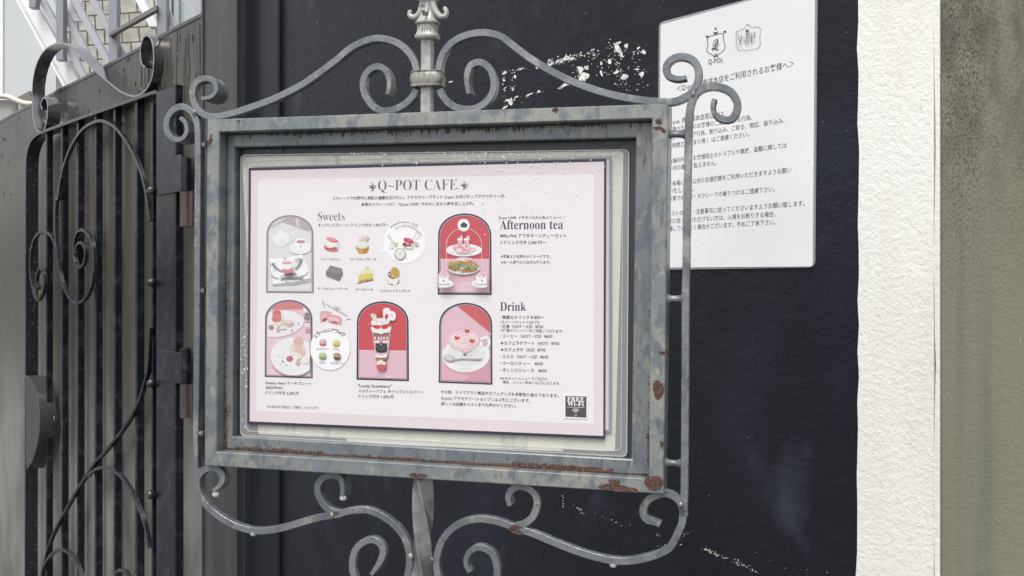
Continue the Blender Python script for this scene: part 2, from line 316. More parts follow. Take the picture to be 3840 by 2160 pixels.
# ------------------------------------------------------------------ lettering and printing on a plane
dg = bpy.context.evaluated_depsgraph_get
def glyphs(s, res=2, offset=0.):
    cu = bpy.data.curves.new('lettering', 'FONT'); cu.body = s; cu.resolution_u = res; cu.offset = offset; cu.size = 1
    o = bpy.data.objects.new('lettering', cu); C.objects.link(o); d = dg(); d.update()
    me = bpy.data.meshes.new_from_object(o.evaluated_get(d)); V = [tuple(v.co[:2]) for v in me.vertices]; F = [tuple(p.vertices) for p in me.polygons]
    F = [f if me.polygons[i].normal.z > 0 else f[::-1] for i, f in enumerate(F)]
    bpy.data.objects.remove(o); bpy.data.curves.remove(cu); bpy.data.meshes.remove(me); return V, F
def serif(s): return ''.join(chr(0x1D400+ord(c)-65) if 'A' <= c <= 'Z' else chr(0x1D41A+ord(c)-97) if 'a' <= c <= 'z' else c for c in s)
class Print(MB):
    def __init__(s, pl, wv): super().__init__(); s.pl, s.w, s.k = pl, wv, 0; s.isflat = True; s.clip = None; s.z = None
    def z_(s): s.k += 1; return s.w+s.k*.00005
    def P(s, pts): return [s.pl.at(x, y, s.w) for x, y in pts]
    def G(s, pts, col, smooth=0, closed=True):
        q = s.zm(*pts) if s.zm else pts
        if smooth: q = spline(q, smooth, True)
        s.raw(q, col)
    zm = None
    def raw(s, q, col):
        if s.clip:
            for i in range(len(s.clip)):
                a, b = s.clip[i], s.clip[(i+1) % len(s.clip)]; out = []
                sd = lambda p: (b[0]-a[0])*(p[1]-a[1])-(b[1]-a[1])*(p[0]-a[0])
                for j in range(len(q)):
                    p, r = q[j-1], q[j]; d0, d1 = sd(p), sd(r)
                    if (d0 >= 0) != (d1 >= 0):
                        t = d0/(d0-d1); out.append((p[0]+(r[0]-p[0])*t, p[1]+(r[1]-p[1])*t))
                    if d1 >= 0: out.append(r)
                q = out
                if len(q) < 3: return
        s.m(ink(col)); s.flat(s.P(q), s.z_())
    def E(s, cx, cy, rx, ry, col, rot=0, n=26, wob=0., wn=8):
        c, d = math.cos(R(rot)), math.sin(R(rot)); pts = []
        for k in range(n):
            a = 2*math.pi*k/n; f = 1+wob*math.sin(a*wn); x, y = rx*f*math.cos(a), ry*f*math.sin(a); pts.append((cx+x*c-y*d, cy+x*d+y*c))
        s.G(pts, col)
    def L(s, pts, wd, col, smooth=0):
        if smooth: pts = spline(pts, smooth)
        n = len(pts); A, B = [], []
        for i, p in enumerate(pts):
            a, c = pts[max(0, i-1)], pts[min(n-1, i+1)]; tx, ty = c[0]-a[0], c[1]-a[1]; l = math.hypot(tx, ty) or 1
            A.append((p[0]-ty/l*wd/2, p[1]+tx/l*wd/2)); B.append((p[0]+ty/l*wd/2, p[1]-tx/l*wd/2))
        z = s.z_(); s.m(ink(col)); q = s.zm or (lambda *p: list(p)); A, B = s.P(q(*A)), s.P(q(*B))
        for i in range(n-1):
            b = len(s.V); f = [A[i], A[i+1], B[i+1], B[i]]
            ar = sum(f[j-1][0]*f[j][1]-f[j][0]*f[j-1][1] for j in range(4)); f = f if ar > 0 else f[::-1]
            s.V += [(p[0], p[1], z) for p in f]; s.face([b, b+1, b+2, b+3])
    def T(s, txt, p0, p1, col, h=1.0, off=.012, res=2):    # baseline from p0 to p1 (photograph pixels)
        V, F = glyphs(txt, res, off)
        if not V: return
        x0, x1 = min(v[0] for v in V), max(v[0] for v in V); a, b = Vector(s.pl.at(*p0, s.w)), Vector(s.pl.at(*p1, s.w))
        e = b-a; k = e.length/(x1-x0); e.normalize(); nn = Vector((-e.y, e.x)); z = s.z_(); s.m(ink(col)); base = len(s.V)
        for x, y in V: q = a+e*(x-x0)*k+nn*y*k*h; s.V.append((q.x, q.y, z))
        for f in F: s.face([base+i for i in f])
    def arc(s, txt, zf, cx, cy, r, a0, a1, size, col):     # letters along an arc, angles in degrees from straight up
        n = len(txt)
        for i, ch in enumerate(txt):
            a = R(a0+(a1-a0)*(i+.5)/n); px, py = cx+r*math.sin(a), cy-r*math.cos(a); dx, dy = math.cos(a)*size/2, math.sin(a)*size/2
            if ch == 'ー': dx, dy = dx*.9, dy*.9
            (q0, q1) = zf((px-dx, py-dy), (px+dx, py+dy)); s.T(ch, q0, q1, col)
def arch_pts(l, r, t, bl, br, i=0., n=22, dl=0., dr=0.):
    l += i; r -= i; t += i; bl -= i; br -= i; hw = (r-l)/2; cx = (l+r)/2; ry = hw*.84
    top = [(cx-hw*math.cos(math.pi*k/n), t+ry-ry*abs(math.sin(math.pi*k/n))**.92) for k in range(n+1)]
    return top+[(r+dr, br), (l+dl, bl)]

# ------------------------------------------------------------------ ground and the walls
g = MB(M['paving']); g.isflat = True; g.flat([(-60, -60), (60, -60), (60, 60), (-60, 60)], 0)
me = g.mesh('ground', 0, 0, False); o = bpy.data.objects.new('ground', me); C.objects.link(o); tag(o, 'wet grey paving', 'ground', kind='structure')

HW = 4.2
aL = WALL.at(1052, 1080)[0]; aB = WALL.at(3222, 1080)[0]; aS = WALL.at(3508, 1080)[0]; aO = WALL.at(3531, 1080)[0]
wt = Thing('stucco_wall', WALL, aL, 0, 'rough black painted stucco wall with white chips, behind the menu sign', 'wall'); wt.root['kind'] = 'thing'
b = MB(M['black']); b.prism([(aL, 0), (aB+.01, 0), (aB+.01, HW), (aL, HW)], 0, -.22, .004); wall = wt.add('wall_face', b)
# bare patches where the black paint has come off
def blobs(spec):
    b = MB(M['flake'])
    for (x, y, rx, ry, rot) in spec:
        b.m(M['flake_dim' if random.random() < .35 and rx < 6 else 'flake']); n = random.randint(7, 11); pts = []
        for k in range(n):
            a = 2*math.pi*k/n; q = random.uniform(.55, 1.2); X, Y = rx*q*math.cos(a), ry*q*math.sin(a); c, d = math.cos(rot), math.sin(rot); pts.append((x+X*c-Y*d, y+X*d+Y*c))
        b.prism(plane_pts(WALL, spline(pts, 2, True), .0004), .0004, -.001)
    return b
sp = []
def blob_line(zf, p, q, n, s0, s1, jx, jy):
    for i in range(n):
        t = random.random(); (x, y), = zf((p[0]+(q[0]-p[0])*t+random.gauss(0, jx), p[1]+(q[1]-p[1])*t+random.gauss(0, jy)))
        sp.append((x, y, random.uniform(s0, s1), random.uniform(s0, s1)*.7, random.uniform(-1.2, .3)))
def big(zf, *items):
    for x, y, rx, ry in items: (X, Y), = zf((x, y)); sp.append((X, Y, rx*1.05, ry*.8, random.uniform(-.6, 0)))
big(Z5, (1062, 525, 21, 22), (1046, 470, 12, 17), (1085, 460, 9, 11), (945, 395, 17, 12), (900, 415, 14, 8), (985, 400, 12, 8), (845, 437, 14, 5), (748, 457, 6, 8), (930, 580, 24, 9), (965, 570, 9, 8), (908, 596, 10, 6),
    (1300, 330, 10, 22), (1290, 295, 16, 6), (1320, 370, 6, 16), (1355, 310, 8, 8), (1240, 420, 7, 12), (1187, 500, 4, 16), (1187, 430, 4, 12), (1345, 520, 16, 13), (1285, 490, 13, 7), (1460, 505, 10, 14), (1475, 355, 6, 16), (1430, 470, 6, 5), (1440, 325, 7, 4),
    (530, 495, 10, 5), (523, 545, 5, 8), (600, 520, 5, 9), (583, 605, 4, 12), (612, 658, 8, 4), (570, 690, 9, 16), (548, 680, 8, 6), (700, 640, 12, 4), (760, 622, 8, 5), (530, 730, 12, 5), (640, 470, 8, 4), (1345, 690, 5, 3), (1400, 700, 7, 3), (1430, 610, 5, 6), (1320, 570, 5, 5), (165, 555, 9, 4))
blob_line(Z5, (820, 430), (1160, 350), 75, 1.5, 5.5, 18, 14); blob_line(Z5, (1000, 420), (1030, 540), 22, 1.2, 3.6, 30, 18); blob_line(Z5, (1260, 300), (1330, 560), 60, 1.2, 4.2, 28, 20)
blob_line(Z5, (1380, 320), (1460, 560), 45, 1, 3.6, 34, 20); blob_line(Z5, (510, 490), (690, 460), 16, 1, 3.4, 10, 7); blob_line(Z5, (520, 500), (545, 735), 18, 1, 3.6, 12, 10); blob_line(Z5, (590, 500), (580, 690), 14, 1, 3.4, 9, 10); blob_line(Z5, (1100, 380), (1240, 520), 26, 1, 3.2, 30, 30)
blob_line(Z5, (540, 690), (800, 615), 14, 1, 3.2, 8, 6); blob_line(Z5, (1300, 560), (1480, 650), 14, .8, 2.2, 40, 30)
blob_line(Y1, (1118, 790), (1125, 890), 9, 1, 2.6, 5, 8); blob_line(Y1, (1225, 865), (1300, 955), 13, 1, 2.8, 8, 10); blob_line(Y1, (1370, 930), (1720, 1070), 12, .8, 3, 12, 10); blob_line(Y1, (1870, 1110), (2210, 1110), 11, .8, 2.6, 15, 12); blob_line(Y1, (1890, 1200), (2120, 1190), 7, .8, 2.4, 15, 6)
blob_line(Y1, (2270, 1215), (2410, 1290), 20, 1, 3.8, 10, 7); blob_line(Z7, (300, 1320), (500, 1410), 40, 1, 3.2, 8, 4); blob_line(Z7, (440, 1370), (570, 1445), 26, 1, 3, 10, 6); blob_line(Z7, (620, 1400), (900, 1447), 10, .8, 2, 20, 15)
for i in range(26):
    x, y = random.uniform(1850, 3190), random.uniform(0, 2150); sp.append((x, y, random.uniform(.7, 1.5), random.uniform(.7, 1.5), 0))
for i in range(6):
    x, y = random.uniform(1080, 1800), random.uniform(20, 380); sp.append((x, y, random.uniform(.7, 1.6), random.uniform(.7, 1.6), 0))
wt.add('peeled_paint', blobs(sp), kind='stuff', label='white bare plaster showing where black paint peeled off')

ws = Thing('white_wall', WALL, aB, 0, 'white rough plastered strip of wall between the black and the olive wall', 'wall'); ws.root['kind'] = 'thing'
edge = []
for i in range(120):
    y = HW*i/119; z_ = y; e = random.uniform(-.0016, .0016)+.002*math.sin(y*5)
    lump = -.007*math.exp(-((y-WALL.at(3215, 1545)[1])/.012)**2); edge.append((aB+e+lump, y))
b = MB(M['white']); b.prism(edge[::-1]+[(aB, 0), (aS, 0), (aS, HW)] if False else [(aS, 0), (aS, HW)]+edge[::-1], .0045, -.22, 0)
ws.add('plaster_face', b)
b = MB(M['white']); cr = [(aS+.0012+.0012*math.sin(i*.9)+random.uniform(-.0008, .0008), HW*i/90) for i in range(91)]
b.prism([(aO, 0), (aO, HW)]+cr[::-1], .0045, -.22, 0); ws.add('edge_strip', b)
b = MB(M['board']); b.box(aS-.004, aS+.006, 0, HW, -.2, .001); ws.add('crack', b, label='thin dark crack down the plaster')
ol = Thing('concrete_pillar', WALL, aO, 0, 'olive stained bare concrete wall with dark pitting, right of the white strip', 'wall', empty=False)
b = MB(M['olive']); b.box(aO+.0005, aO+1.4, 0, HW, -.22, .006, .003)
ol.add('concrete_pillar', b, kind='thing')

# smooth sheet panel and post on the left end of the wall
pn = Thing('sheet_panel', WALL, WALL.at(885, 1080)[0], 0, 'smooth dark blue sheet panel left of the rough black wall', 'panel', empty=False)
a0, a1 = WALL.at(880, 1080, .012)[0], WALL.at(1043, 1080, .012)[0]
b = MB(M['panel']); b.box(a0, a1, 0, HW, -.2, .012, .004); pn.add('sheet_panel', b)
PO = Plane(ray(764, 3.05), (.72, -.69, 0), (0, 0, 1))
pt = Thing('metal_post', PO, 0, 0, 'tall dark grey metal post with rolled edges beside the fence plate', 'post')
a0, a1, a2 = PO.at(764, 1080)[0], PO.at(868, 1080)[0], PO.at(884, 1080, .012)[0]
b = MB(M['post']); b.box(a0, a1, 0, HW, -.14, 0, .003); pt.add('post_face', b)
b = MB(M['post']); b.box(a1+.001, a2, 0, HW, -.14, .012, .004); b.box(a0-.004, a0+.002, 0, HW, -.12, .006, .002); pt.add('post_edge', b)
b = MB(M['board']); b.box(a2+.001, a2+.01, 0, HW, -.14, -.01); pt.add('joint_gap', b)

# ------------------------------------------------------------------ steel plate fence
(fa0, _), (fa1, ft1), (_, ft0) = FENCE.at(-900, 1080), FENCE.at(763, 47), FENCE.at(0, 453)
fa00 = FENCE.at(0, 453)[0]; sl = (ft1-ft0)/(fa1-fa00)
fe = Thing('plate_fence', FENCE, fa1, 0, 'tall brown black steel plate fence with runny paint behind the gate', 'fence')
topl = [(fa1+(fa0-fa1)*i/60, ft1+sl*((fa0-fa1)*i/60)+random.uniform(-.003, .003)) for i in range(61)]
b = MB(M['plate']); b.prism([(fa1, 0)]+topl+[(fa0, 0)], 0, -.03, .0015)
# paint runs down the upper plate, part of its surface
for i in range(70):
    (x, y), = Z1((random.uniform(900, 1375), random.uniform(0, 1)*10)); a, h = FENCE.at(x, 300, 0); hh = ft1-.01-random.uniform(0, .30); ln = random.uniform(.02, .16)
    b.tube([(a, hh, .0004), (a+random.uniform(-.002, .002), hh-ln*.6, .0006), (a, hh-ln, .0008)], .0018, 6, .0028)
for i in range(50):
    a = fa1-random.uniform(.1, 2.6); hh = ft1-random.uniform(.02, .42); b.ball((a, hh, 0), random.uniform(.003, .007), (.6, 1.6, .5), 7, .2)
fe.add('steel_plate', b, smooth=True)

b = MB(M['gatetop']); q = [(x, y+.0015) for x, y in topl]; b.prism(q+[(x, y-.012) for x, y in topl[::-1]], .003, -.034, .0015); fe.add('top_edge', b)
# ------------------------------------------------------------------ wrought iron gate
GD = .05
gt = Thing('iron_gate', GATE, GATE.at(657, 1080)[0], 0, 'black wrought iron gate with upright bars and ribbon scrolls', 'gate')
gp = lambda pts, wv=0: plane_pts(GATE, pts, wv)
b = MB(M['gate']); q = gp(Z1((1018, 640), (1060, 615))); sx0, sx1 = GATE.at(585, 1080)[0], GATE.at(657, 1080)[0]
(_, st) = GATE.at(*Z1((1065, 617))[0]); b.box(sx0, sx1, .05, st, -.055, 0, .003); gt.add('hinge_stile', b)
b = MB(M['gate']); x0 = GATE.at(562, 1080)[0]; b.box(x0, x0+.012, .05, st-.03, -.04, -.004, .002); gt.add('inner_stile', b)
path = Z1((1062, 622), (1000, 640), (850, 692), (700, 745), (550, 798), (400, 853), (300, 890), (250, 912), (213, 948), (190, 1000), (178, 1060), (173, 1150), (172, 1449))+Z2((172, 300), (172, 900))+Z3((170, 500), (168, 1449))
lp = gp(spline(path, 5)); x, y = lp[-1]; lp.append((x, .05))
b = MB(M['gatetop']); b.sweep(lp, .012, 0, GD); gt.add('bent_frame_bar', b, smooth=True)
for cx in (325, 430, 537, 658, 787, 935):
    (px, py), = Z2((cx-12, 400)); a, _ = GATE.at(px, py, -.012)
    k = min(range(len(lp)), key=lambda i: abs(lp[i][0]-a)+(0 if lp[i][1] > 1.9 else 9)); top = lp[k][1]-.004
    b = MB(M['gate']); b.box(a-.0085, a+.0085, .08, top, -.036, -.012, .0025); gt.add('bar', b)
b = MB(M['gate']); xa = GATE.at(100, 1080)[0]; b.box(xa, sx0, .08, .12, -.04, -.01, .002); gt.add('bottom_rail', b)
def gscroll(pts, name='scroll', wd=.011, dp=.014, z=.006, m='gatetop', label=None):
    b = MB(M[m]); b.sweep(gp(spline(pts, 7), z), wd, z, dp); gt.add(name, b, smooth=True, label=label)
gscroll(Z1((288, 740), (277, 722), (280, 690), (300, 662), (318, 690), (322, 760), (315, 830), (295, 885), (265, 898), (238, 860), (222, 780), (217, 640), (228, 510), (262, 400), (320, 325), (400, 294), (470, 312), (540, 372), (620, 455), (720, 545), (820, 622), (900, 653), (955, 638), (1000, 595), (1032, 520), (1043, 420), (1038, 320), (1020, 258), (990, 240), (965, 275), (952, 340), (955, 410), (968, 445), (985, 452)), 'ribbon_scroll', .007, .05, .0, 'ribbon')
arm = Z2((255, 690), (240, 650), (247, 590), (268, 553), (290, 590), (296, 670), (275, 740), (245, 768), (215, 690), (200, 560), (207, 430), (230, 350), (270, 307), (315, 312), (350, 350), (378, 430), (400, 590), (430, 690), (475, 770), (520, 792), (570, 760), (610, 680), (632, 560), (627, 430), (600, 340), (560, 296), (522, 307), (500, 360), (496, 450), (510, 525), (537, 548), (565, 515), (574, 450), (560, 395), (535, 380), (512, 410), (508, 450))
gscroll(arm, 'double_spiral')
gscroll(Z2((385, 470), (375, 380), (370, 250), (375, 80))+Z1((388, 1350), (402, 1250), (430, 1120), (480, 990), (550, 885), (620, 835), (680, 820), (740, 840), (800, 890), (870, 990), (920, 1090), (960, 1200), (985, 1310), (1000, 1420))+Z2((1012, 230)), 'arched_bar')
gscroll(Z2((1014, 960), (1008, 1090))+Z3((1000, 20), (985, 100), (922, 295), (830, 450), (720, 590), (640, 680), (540, 830), (430, 1020), (340, 1200), (295, 1360), (270, 1500)), 'sweeping_bar', m='gate')
gscroll(Z3((590, 770), (640, 727), (700, 712), (760, 730), (820, 780), (880, 870), (940, 1000), (980, 1120), (1003, 1260)), 'arched_bar')
gscroll(Z3((272, 1470), (290, 1390), (325, 1325), (365, 1285), (410, 1270), (465, 1298), (515, 1360), (555, 1490)), 'arched_bar')
gscroll(Z3((765, 1480), (785, 1425), (815, 1412), (850, 1430), (870, 1480)), 'arched_bar')
for (px, py) in ((571, 714), (571, 1059), (570, 1437), (568, 1854)):
    b = MB(M['gatetop']); a, h = GATE.at(px, py, .006); b.ball((a, h, .008), .0155, seg=14); gt.add('stud', b, smooth=True)
la = gp(Z3((175, 88), (195, 98), (222, 145), (250, 222), (266, 320), (269, 430), (256, 540), (230, 640), (205, 695), (182, 726), (175, 700)), .02); la = spline(la[:-1], 4)+[la[-1]]
b = MB(M['latch']); b.prism(la, .02, -.045, .002); gt.add('latch_case', b, smooth=True, label='half round dark lock case on the left edge')
b = MB(M['gatetop']); a, h = GATE.at(*Z3((362, 395))[0], -.03); b.tube([(a+.016*math.cos(t*.35), h+.02*math.sin(t*.35), -.03) for t in range(19)], .003, 6); gt.add('latch_ring', b, smooth=True)
for yy in (0, 1):
    p = (lambda *q: Z1(*q)) if yy == 0 else (lambda *q: Z2(*[(x, y+37) for x, y in q]))
    if yy == 0: top, mid, bot, hx, x0, x1, bx = 598, 718, 850, 689, 590, 665, 707
    else: top, mid, bot, hx, x0, x1, bx = 1312, 1440, 1566, 689, 590, 665, 707
    b = MB(M['gate']); q0, q1 = GATE.at(x0, top, .006), GATE.at(hx-8, mid, .006); b.box(q0[0], q1[0], q1[1], q0[1], .0005, .008, .0015); hn = gt.add('hinge', b)
    b = MB(M['gate']); a, h0 = GATE.at(hx, top-4, .012); _, h1 = GATE.at(hx, mid-2, .012); b.tube([(a, h1, .006), (a, h0, .006)], .0165, 16); b.ball((a, h0, .006), .015, (1, .3, 1)); gt.add('upper_knuckle', b, hn, smooth=True)
    b = MB(M['hinge']); _, h2 = GATE.at(hx, bot, .012); b.tube([(a, h2, .006), (a, h1-.002, .006)], .0165, 16); b.box(a, a+.04, h2, h1-.002, -.004, .004, .001); gt.add('lower_knuckle', b, hn, smooth=True)

# ------------------------------------------------------------------ notice on the wall
NW = .004
nq = [(2470, 84), (3062, -72), (3052, 1003), (2462, 1012)]
npq = plane_pts(WALL, nq, NW)
no = Thing('paper_notice', WALL, npq[3][0], npq[3][1], 'white laminated notice with dark Japanese lettering taped to the black wall', 'notice')
b = MB(M['rim']); b.prism(rounded(npq, .01), NW-.0006, .0005); no.add('laminate_film', b)
nin = plane_pts(WALL, [(2478, 93), (3056, -64), (3047, 999), (2469, 1004)], NW)
b = MB(mat('notice_paper', (.75, .755, .77), .35, 0, [((.71, .715, .73), (3, 5, 3), .45, .65, 2)], [(7, .12, .006, 2)], spec=.4)); b.prism(rounded(nin, .004), NW, NW-.0005); no.add('paper_sheet', b)
DK = '2f3440'
NT = [("＜Q-pot. 表参道本店をご利用されるお客様へ＞", N1((275, 955), (1497, 695)), 1.1), ("Q-pot. 表参道本店周辺では、", N2((150, 200), (635, 122)), 1.05), ("近隣の方・他のお客様のご迷惑となる行為、", N2((150, 264), (862, 155)), 1.05), ("ウェイティング行為、割り込み、ご飲食、喫煙、座り込み、", N2((150, 330), (1137, 182)), 1.05), ("長時間立ち止まり等 ）はご遠慮ください。", N2((150, 400), (835, 296)), 1.05),
      ("会場内外でのお客様同士のトラブルや事故、盗難に関しては", N2((155, 528), (1155, 391)), 1.05), ("一切の責任を負えません。", N2((155, 590), (560, 540)), 1.05), ("ご来場には、公共の交通機関をご利用いただきますようお願い", N2((155, 720), (1195, 602)), 1.05), ("いたします。", N2((155, 783), (365, 762)), 1.05), ("お車での送迎・タクシーでの乗りつけはご遠慮下さい。", N2((155, 846), (1053, 764)), 1.05),
      ("キャストの指示・注意事項に従ってくださいますようお願い致します。", N2((110, 976), (1308, 885)), 1.05), ("指示に従っていただけない方は、入場をお断りする場合、", N2((120, 1038), (1060, 976)), 1.05), ("退場していただく場合がございます。予めご了承下さい。", N2((120, 1103), (1062, 1044)), 1.05)]
for t, (p0, p1), h in NT:
    p = Print(WALL, NW); p.T(t, p0, p1, DK, h, .008); no.add('text_line', p)
p = Print(WALL, NW); p.zm = N1; GC = '5a5e66'
for q in ([(610, 380), (592, 420), (600, 470), (588, 520), (600, 550), (640, 570), (680, 590), (715, 565), (760, 530), (778, 480), (765, 430), (760, 350)], [(610, 380), (650, 372), (680, 362), (720, 355), (760, 350)]): p.L(q, 9, GC, 6)
for c in ((590, 384, 15, 14), (776, 333, 15, 14), (680, 300, 11, 13), (664, 345, 9, 10), (696, 338, 9, 10), (680, 350, 14, 14), (665, 592, 10, 9), (698, 585, 10, 9), (682, 570, 9, 12)): p.E(*c, GC)
p.T(chr(0x1D4AC), *N1((640, 520), (722, 505)), GC, 1.25, .012, 4); p.L([(640, 525), (665, 512), (690, 522), (712, 515)], 8, GC, 4)
p.T('Q-POt.', *N1((603, 672), (758, 648)), GC, 1.1, 0); no.add('crest_emblem', p)
p = Print(WALL, NW); p.zm = N1
ring = [(975, 300), (1000, 265), (1025, 258), (1050, 280), (1100, 285), (1140, 290), (1148, 340), (1140, 400), (1148, 450), (1130, 500), (1080, 515), (1020, 528), (960, 525), (920, 522), (905, 470), (898, 420), (905, 370), (900, 345), (930, 318)]
rr = spline(ring, 5, True); p.L(rr+[rr[0]], 3, '8a8d93')
for i in range(0, len(rr), 2): p.E(rr[i][0]+random.uniform(-5, 5), rr[i][1]+random.uniform(-5, 5), 6, 3.5, '75787f', random.uniform(0, 180), 7)
p.E(1018, 325, 12, 18, GC); p.L([(1000, 318), (1006, 335), (1018, 340), (1032, 332), (1038, 315)], 5, GC, 3)
p.T(serif('Q')+'~'+serif('POT'), *N1((925, 422), (1108, 390)), GC, 1.15, -.012, 3); p.T(serif('CAFE.'), *N1((938, 478), (1100, 444)), GC, 1.15, -.012, 3); no.add('wreath_emblem', p)
b = MB(M['drop'])
for i in range(34):
    a = nin[3][0]+random.uniform(.02, .98)*(nin[2][0]-nin[3][0]); h = nin[3][1]+random.uniform(.02, .95)*(nin[0][1]-nin[3][1]); r = random.uniform(.0008, .0024)
    b.ball((a, h, NW), r, (1, random.uniform(1, 1.8), .35), 8)
no.add('water_drops', b, smooth=True, kind='stuff')

# ------------------------------------------------------------------ the sign stand
sp_ = lambda pts, wv=0.: plane_pts(SIGN, pts, wv)
pc = SIGN.at(1590, 1860)[0]
sg = Thing('sign_stand', SIGN, pc, 0, 'weathered grey wrought iron sign stand with scrolls framing the pink menu', 'sign stand')
fo = sp_([(777, 448), (2508, 388), (2488, 1853), (766, 1746)]); fi = sp_([(822.6, 495), (2445, 444), (2433, 1796), (811, 1694)])
fo = [fo[0], fo[1], fo[2], fo[3]]
bF = MB(M['frame']); bF.ring(fo[::-1], fi[::-1], 0, -.032, .001)
b = MB(M['board']); b.prism(inset([fo[3], fo[2], fo[1], fo[0]], .0015), -.0335, -.040); sg.add('rear_plate', b)
WI = -.017
io = inset([fi[3], fi[2], fi[1], fi[0]], .0004); ii = sp_([(871, 1637), (2368, 1723), (2385, 516), (879.5, 552)], WI)
b = MB(M['frame_in']); b.ring(io, ii, WI, -.033, .001)
bl, br, tr, tl = io; Lp = lambda p, q, t: (p[0]+(q[0]-p[0])*t, p[1]+(q[1]-p[1])*t)
def band(p, q, t0, t1, h0, h1, sgn, m, n=120, vert=False):  # ragged band of dirt along a seam
    b.m(M[m]); A, B, hh = [], [], random.uniform(h0, h1)
    for k in range(n+1):
        t = t0+(t1-t0)*k/n; x, y = Lp(p, q, t); hh += random.gauss(0, (h1-h0)*.22); hh = min(h1, max(h0, hh)); e = hh*min(1, 6*k/n, 6*(n-k)/n)
        A.append((x, y)); B.append((x+sgn*e, y) if vert else (x, y+sgn*e))
    b.prism(A+B[::-1], WI+.00025, WI-.0008)
band(bl, br, .012, .99, .0012, .0036, 1, 'seamrust', 220); band(bl, br, .02, .24, .002, .0058, 1, 'seamrust'); band(bl, br, .70, .93, .002, .0062, 1, 'seamrust')
band(bl, tl, .01, .5, .0003, .0016, 1, 'seamrust', 120, True); band(br, tr, .01, .55, .0003, .0020, -1, 'seamrust', 120, True); band(br, tr, .01, .12, .001, .0036, -1, 'seamrust', 50, True)
band(tl, tr, .05, .995, .0006, .0026, -1, 'grime', 260)
b.m(M['grime'])
for k in range(120):
    t = min(.97, max(.06, random.gauss(.55, .22))); x, y = Lp(tl, tr, t); w2, l = random.uniform(.0005, .0017), random.uniform(.002, .0085)
    b.prism([(x-w2, y-.0005), (x+w2, y-.0005), (x+w2*random.uniform(.4, 1.2), y-l*.7), (x+random.uniform(-.4, .4)*w2, y-l), (x-w2*random.uniform(.4, 1.2), y-l*.75)], WI+.0003, WI-.0008)
door = sg.add('inner_frame', b)
b = MB(M['board']); b.prism(inset(ii, .0006), -.030, -.0332); sg.add('backing_board', b)
for (x0, y0, x1, y1) in ((945, 559, 1060, 574), (2235, 527, 2325, 545), (2222, 1693, 2305, 1712)):
    q = sp_([(x0, y0), (x1, y0-2), (x1, y1), (x0, y1)], -.028); b = MB(M['board']); b.prism(q, -.0285, -.0299); tb = sg.add('clip_tab', b)
    a, h = SIGN.at((x0+x1)/2, (y0+y1)/2, -.0285); b = MB(M['steel']); b.ball((a, h, -.0285), .0016, (1, 1, .6)); sg.add('rivet', b, tb, smooth=True)
# rust along the seam between frame and door, bottom, left and right
b = MB(M['rust'])
def patch(zf, pts, z, m='rust'):
    pts = spline(zf(*pts), 3, True); pts = [(x+random.uniform(-3, 3), y+random.uniform(-3, 3)) for x, y in pts]; b.prism(sp_(pts, z), z+.0004, z-.001)
def crust(p, q, n, s0, s1, j, z0=WI):
    for i in range(n):
        t = random.random(); a = p[0]+(q[0]-p[0])*t; h = p[1]+(q[1]-p[1])*t; r = random.uniform(s0, s1)
        b.ball((a+random.uniform(-1, 1)*j[0], h+random.uniform(0, 1)*j[1], z0), r, (1.6, 1, .6), 6, .35)
bl, br, tr, tl = io; L = lambda p, q, t: (p[0]+(q[0]-p[0])*t, p[1]+(q[1]-p[1])*t)
crust(bl, br, 420, .0004, .0011, (.001, .0016)); crust(L(bl, br, .03), L(bl, br, .25), 170, .0005, .0013, (.001, .0042)); crust(L(bl, br, .70), L(bl, br, .92), 240, .0005, .0014, (.001, .0055)); crust(L(bl, br, .3), L(bl, br, .5), 90, .0004, .0012, (.001, .0032))
crust(bl, L(bl, tl, .55), 120, .0005, .0014, (.0012, .001)); crust(bl, L(bl, tl, .14), 60, .0008, .002, (.002, .001)); crust(br, L(br, tr, .5), 90, .0006, .0016, (.0014, .001)); crust(L(br, tr, .02), L(br, tr, .14), 60, .0008, .002, (.0026, .001))
late = [('rust_crust', b, 'brown flaking rust along the lower seams')]
b = MB(M['board']); crust(tl, tr, 200, .0005, .0013, (.001, .0002)); crust(L(tl, tr, .1), L(tl, tr, .9), 130, .0005, .0014, (.001, -.003)); late.append(('grime', b, None)); b = bF.m(M['rust']) and bF
patch(Y1, [(1800, 640), (1870, 625), (1935, 650), (1950, 700), (1900, 740), (1840, 740), (1800, 700)], 0)
patch(Y1, [(1420, 705), (1520, 690), (1640, 710), (1730, 728), (1725, 760), (1600, 752), (1440, 735)], 0)
patch(Y1, [(1500, 655), (1580, 660), (1585, 690), (1520, 690)], 0); patch(Y1, [(1925, 345), (1948, 350), (1945, 385), (1922, 378)], 0)
patch(Z5, [(1555, 815), (1580, 808), (1600, 830), (1590, 845), (1560, 840)], 0); patch(Z5, [(1540, 865), (1580, 855), (1620, 880), (1618, 905), (1580, 880), (1545, 882)], 0)
patch(Z5, [(855, 740), (895, 738), (890, 765), (860, 762)], 0); patch(Z4, [(145, 965), (160, 930), (175, 950), (160, 985), (142, 995)], 0); patch(Z4, [(160, 915), (172, 918), (170, 940), (158, 938)], 0); patch(Z4, [(335, 815), (365, 812), (355, 832)], 0)
patch(Z7, [(60, 545), (100, 540), (110, 600), (75, 620)], 0); patch(Z7, [(85, 400), (115, 398), (112, 415)], 0)
patch(Z8, [(1830, 610), (1900, 600), (1975, 615), (1960, 635), (1850, 632)], 0)
fr = sg.add('outer_frame', bF)
for n_, b_, l_ in late: sg.add(n_, b_, fr, l_)
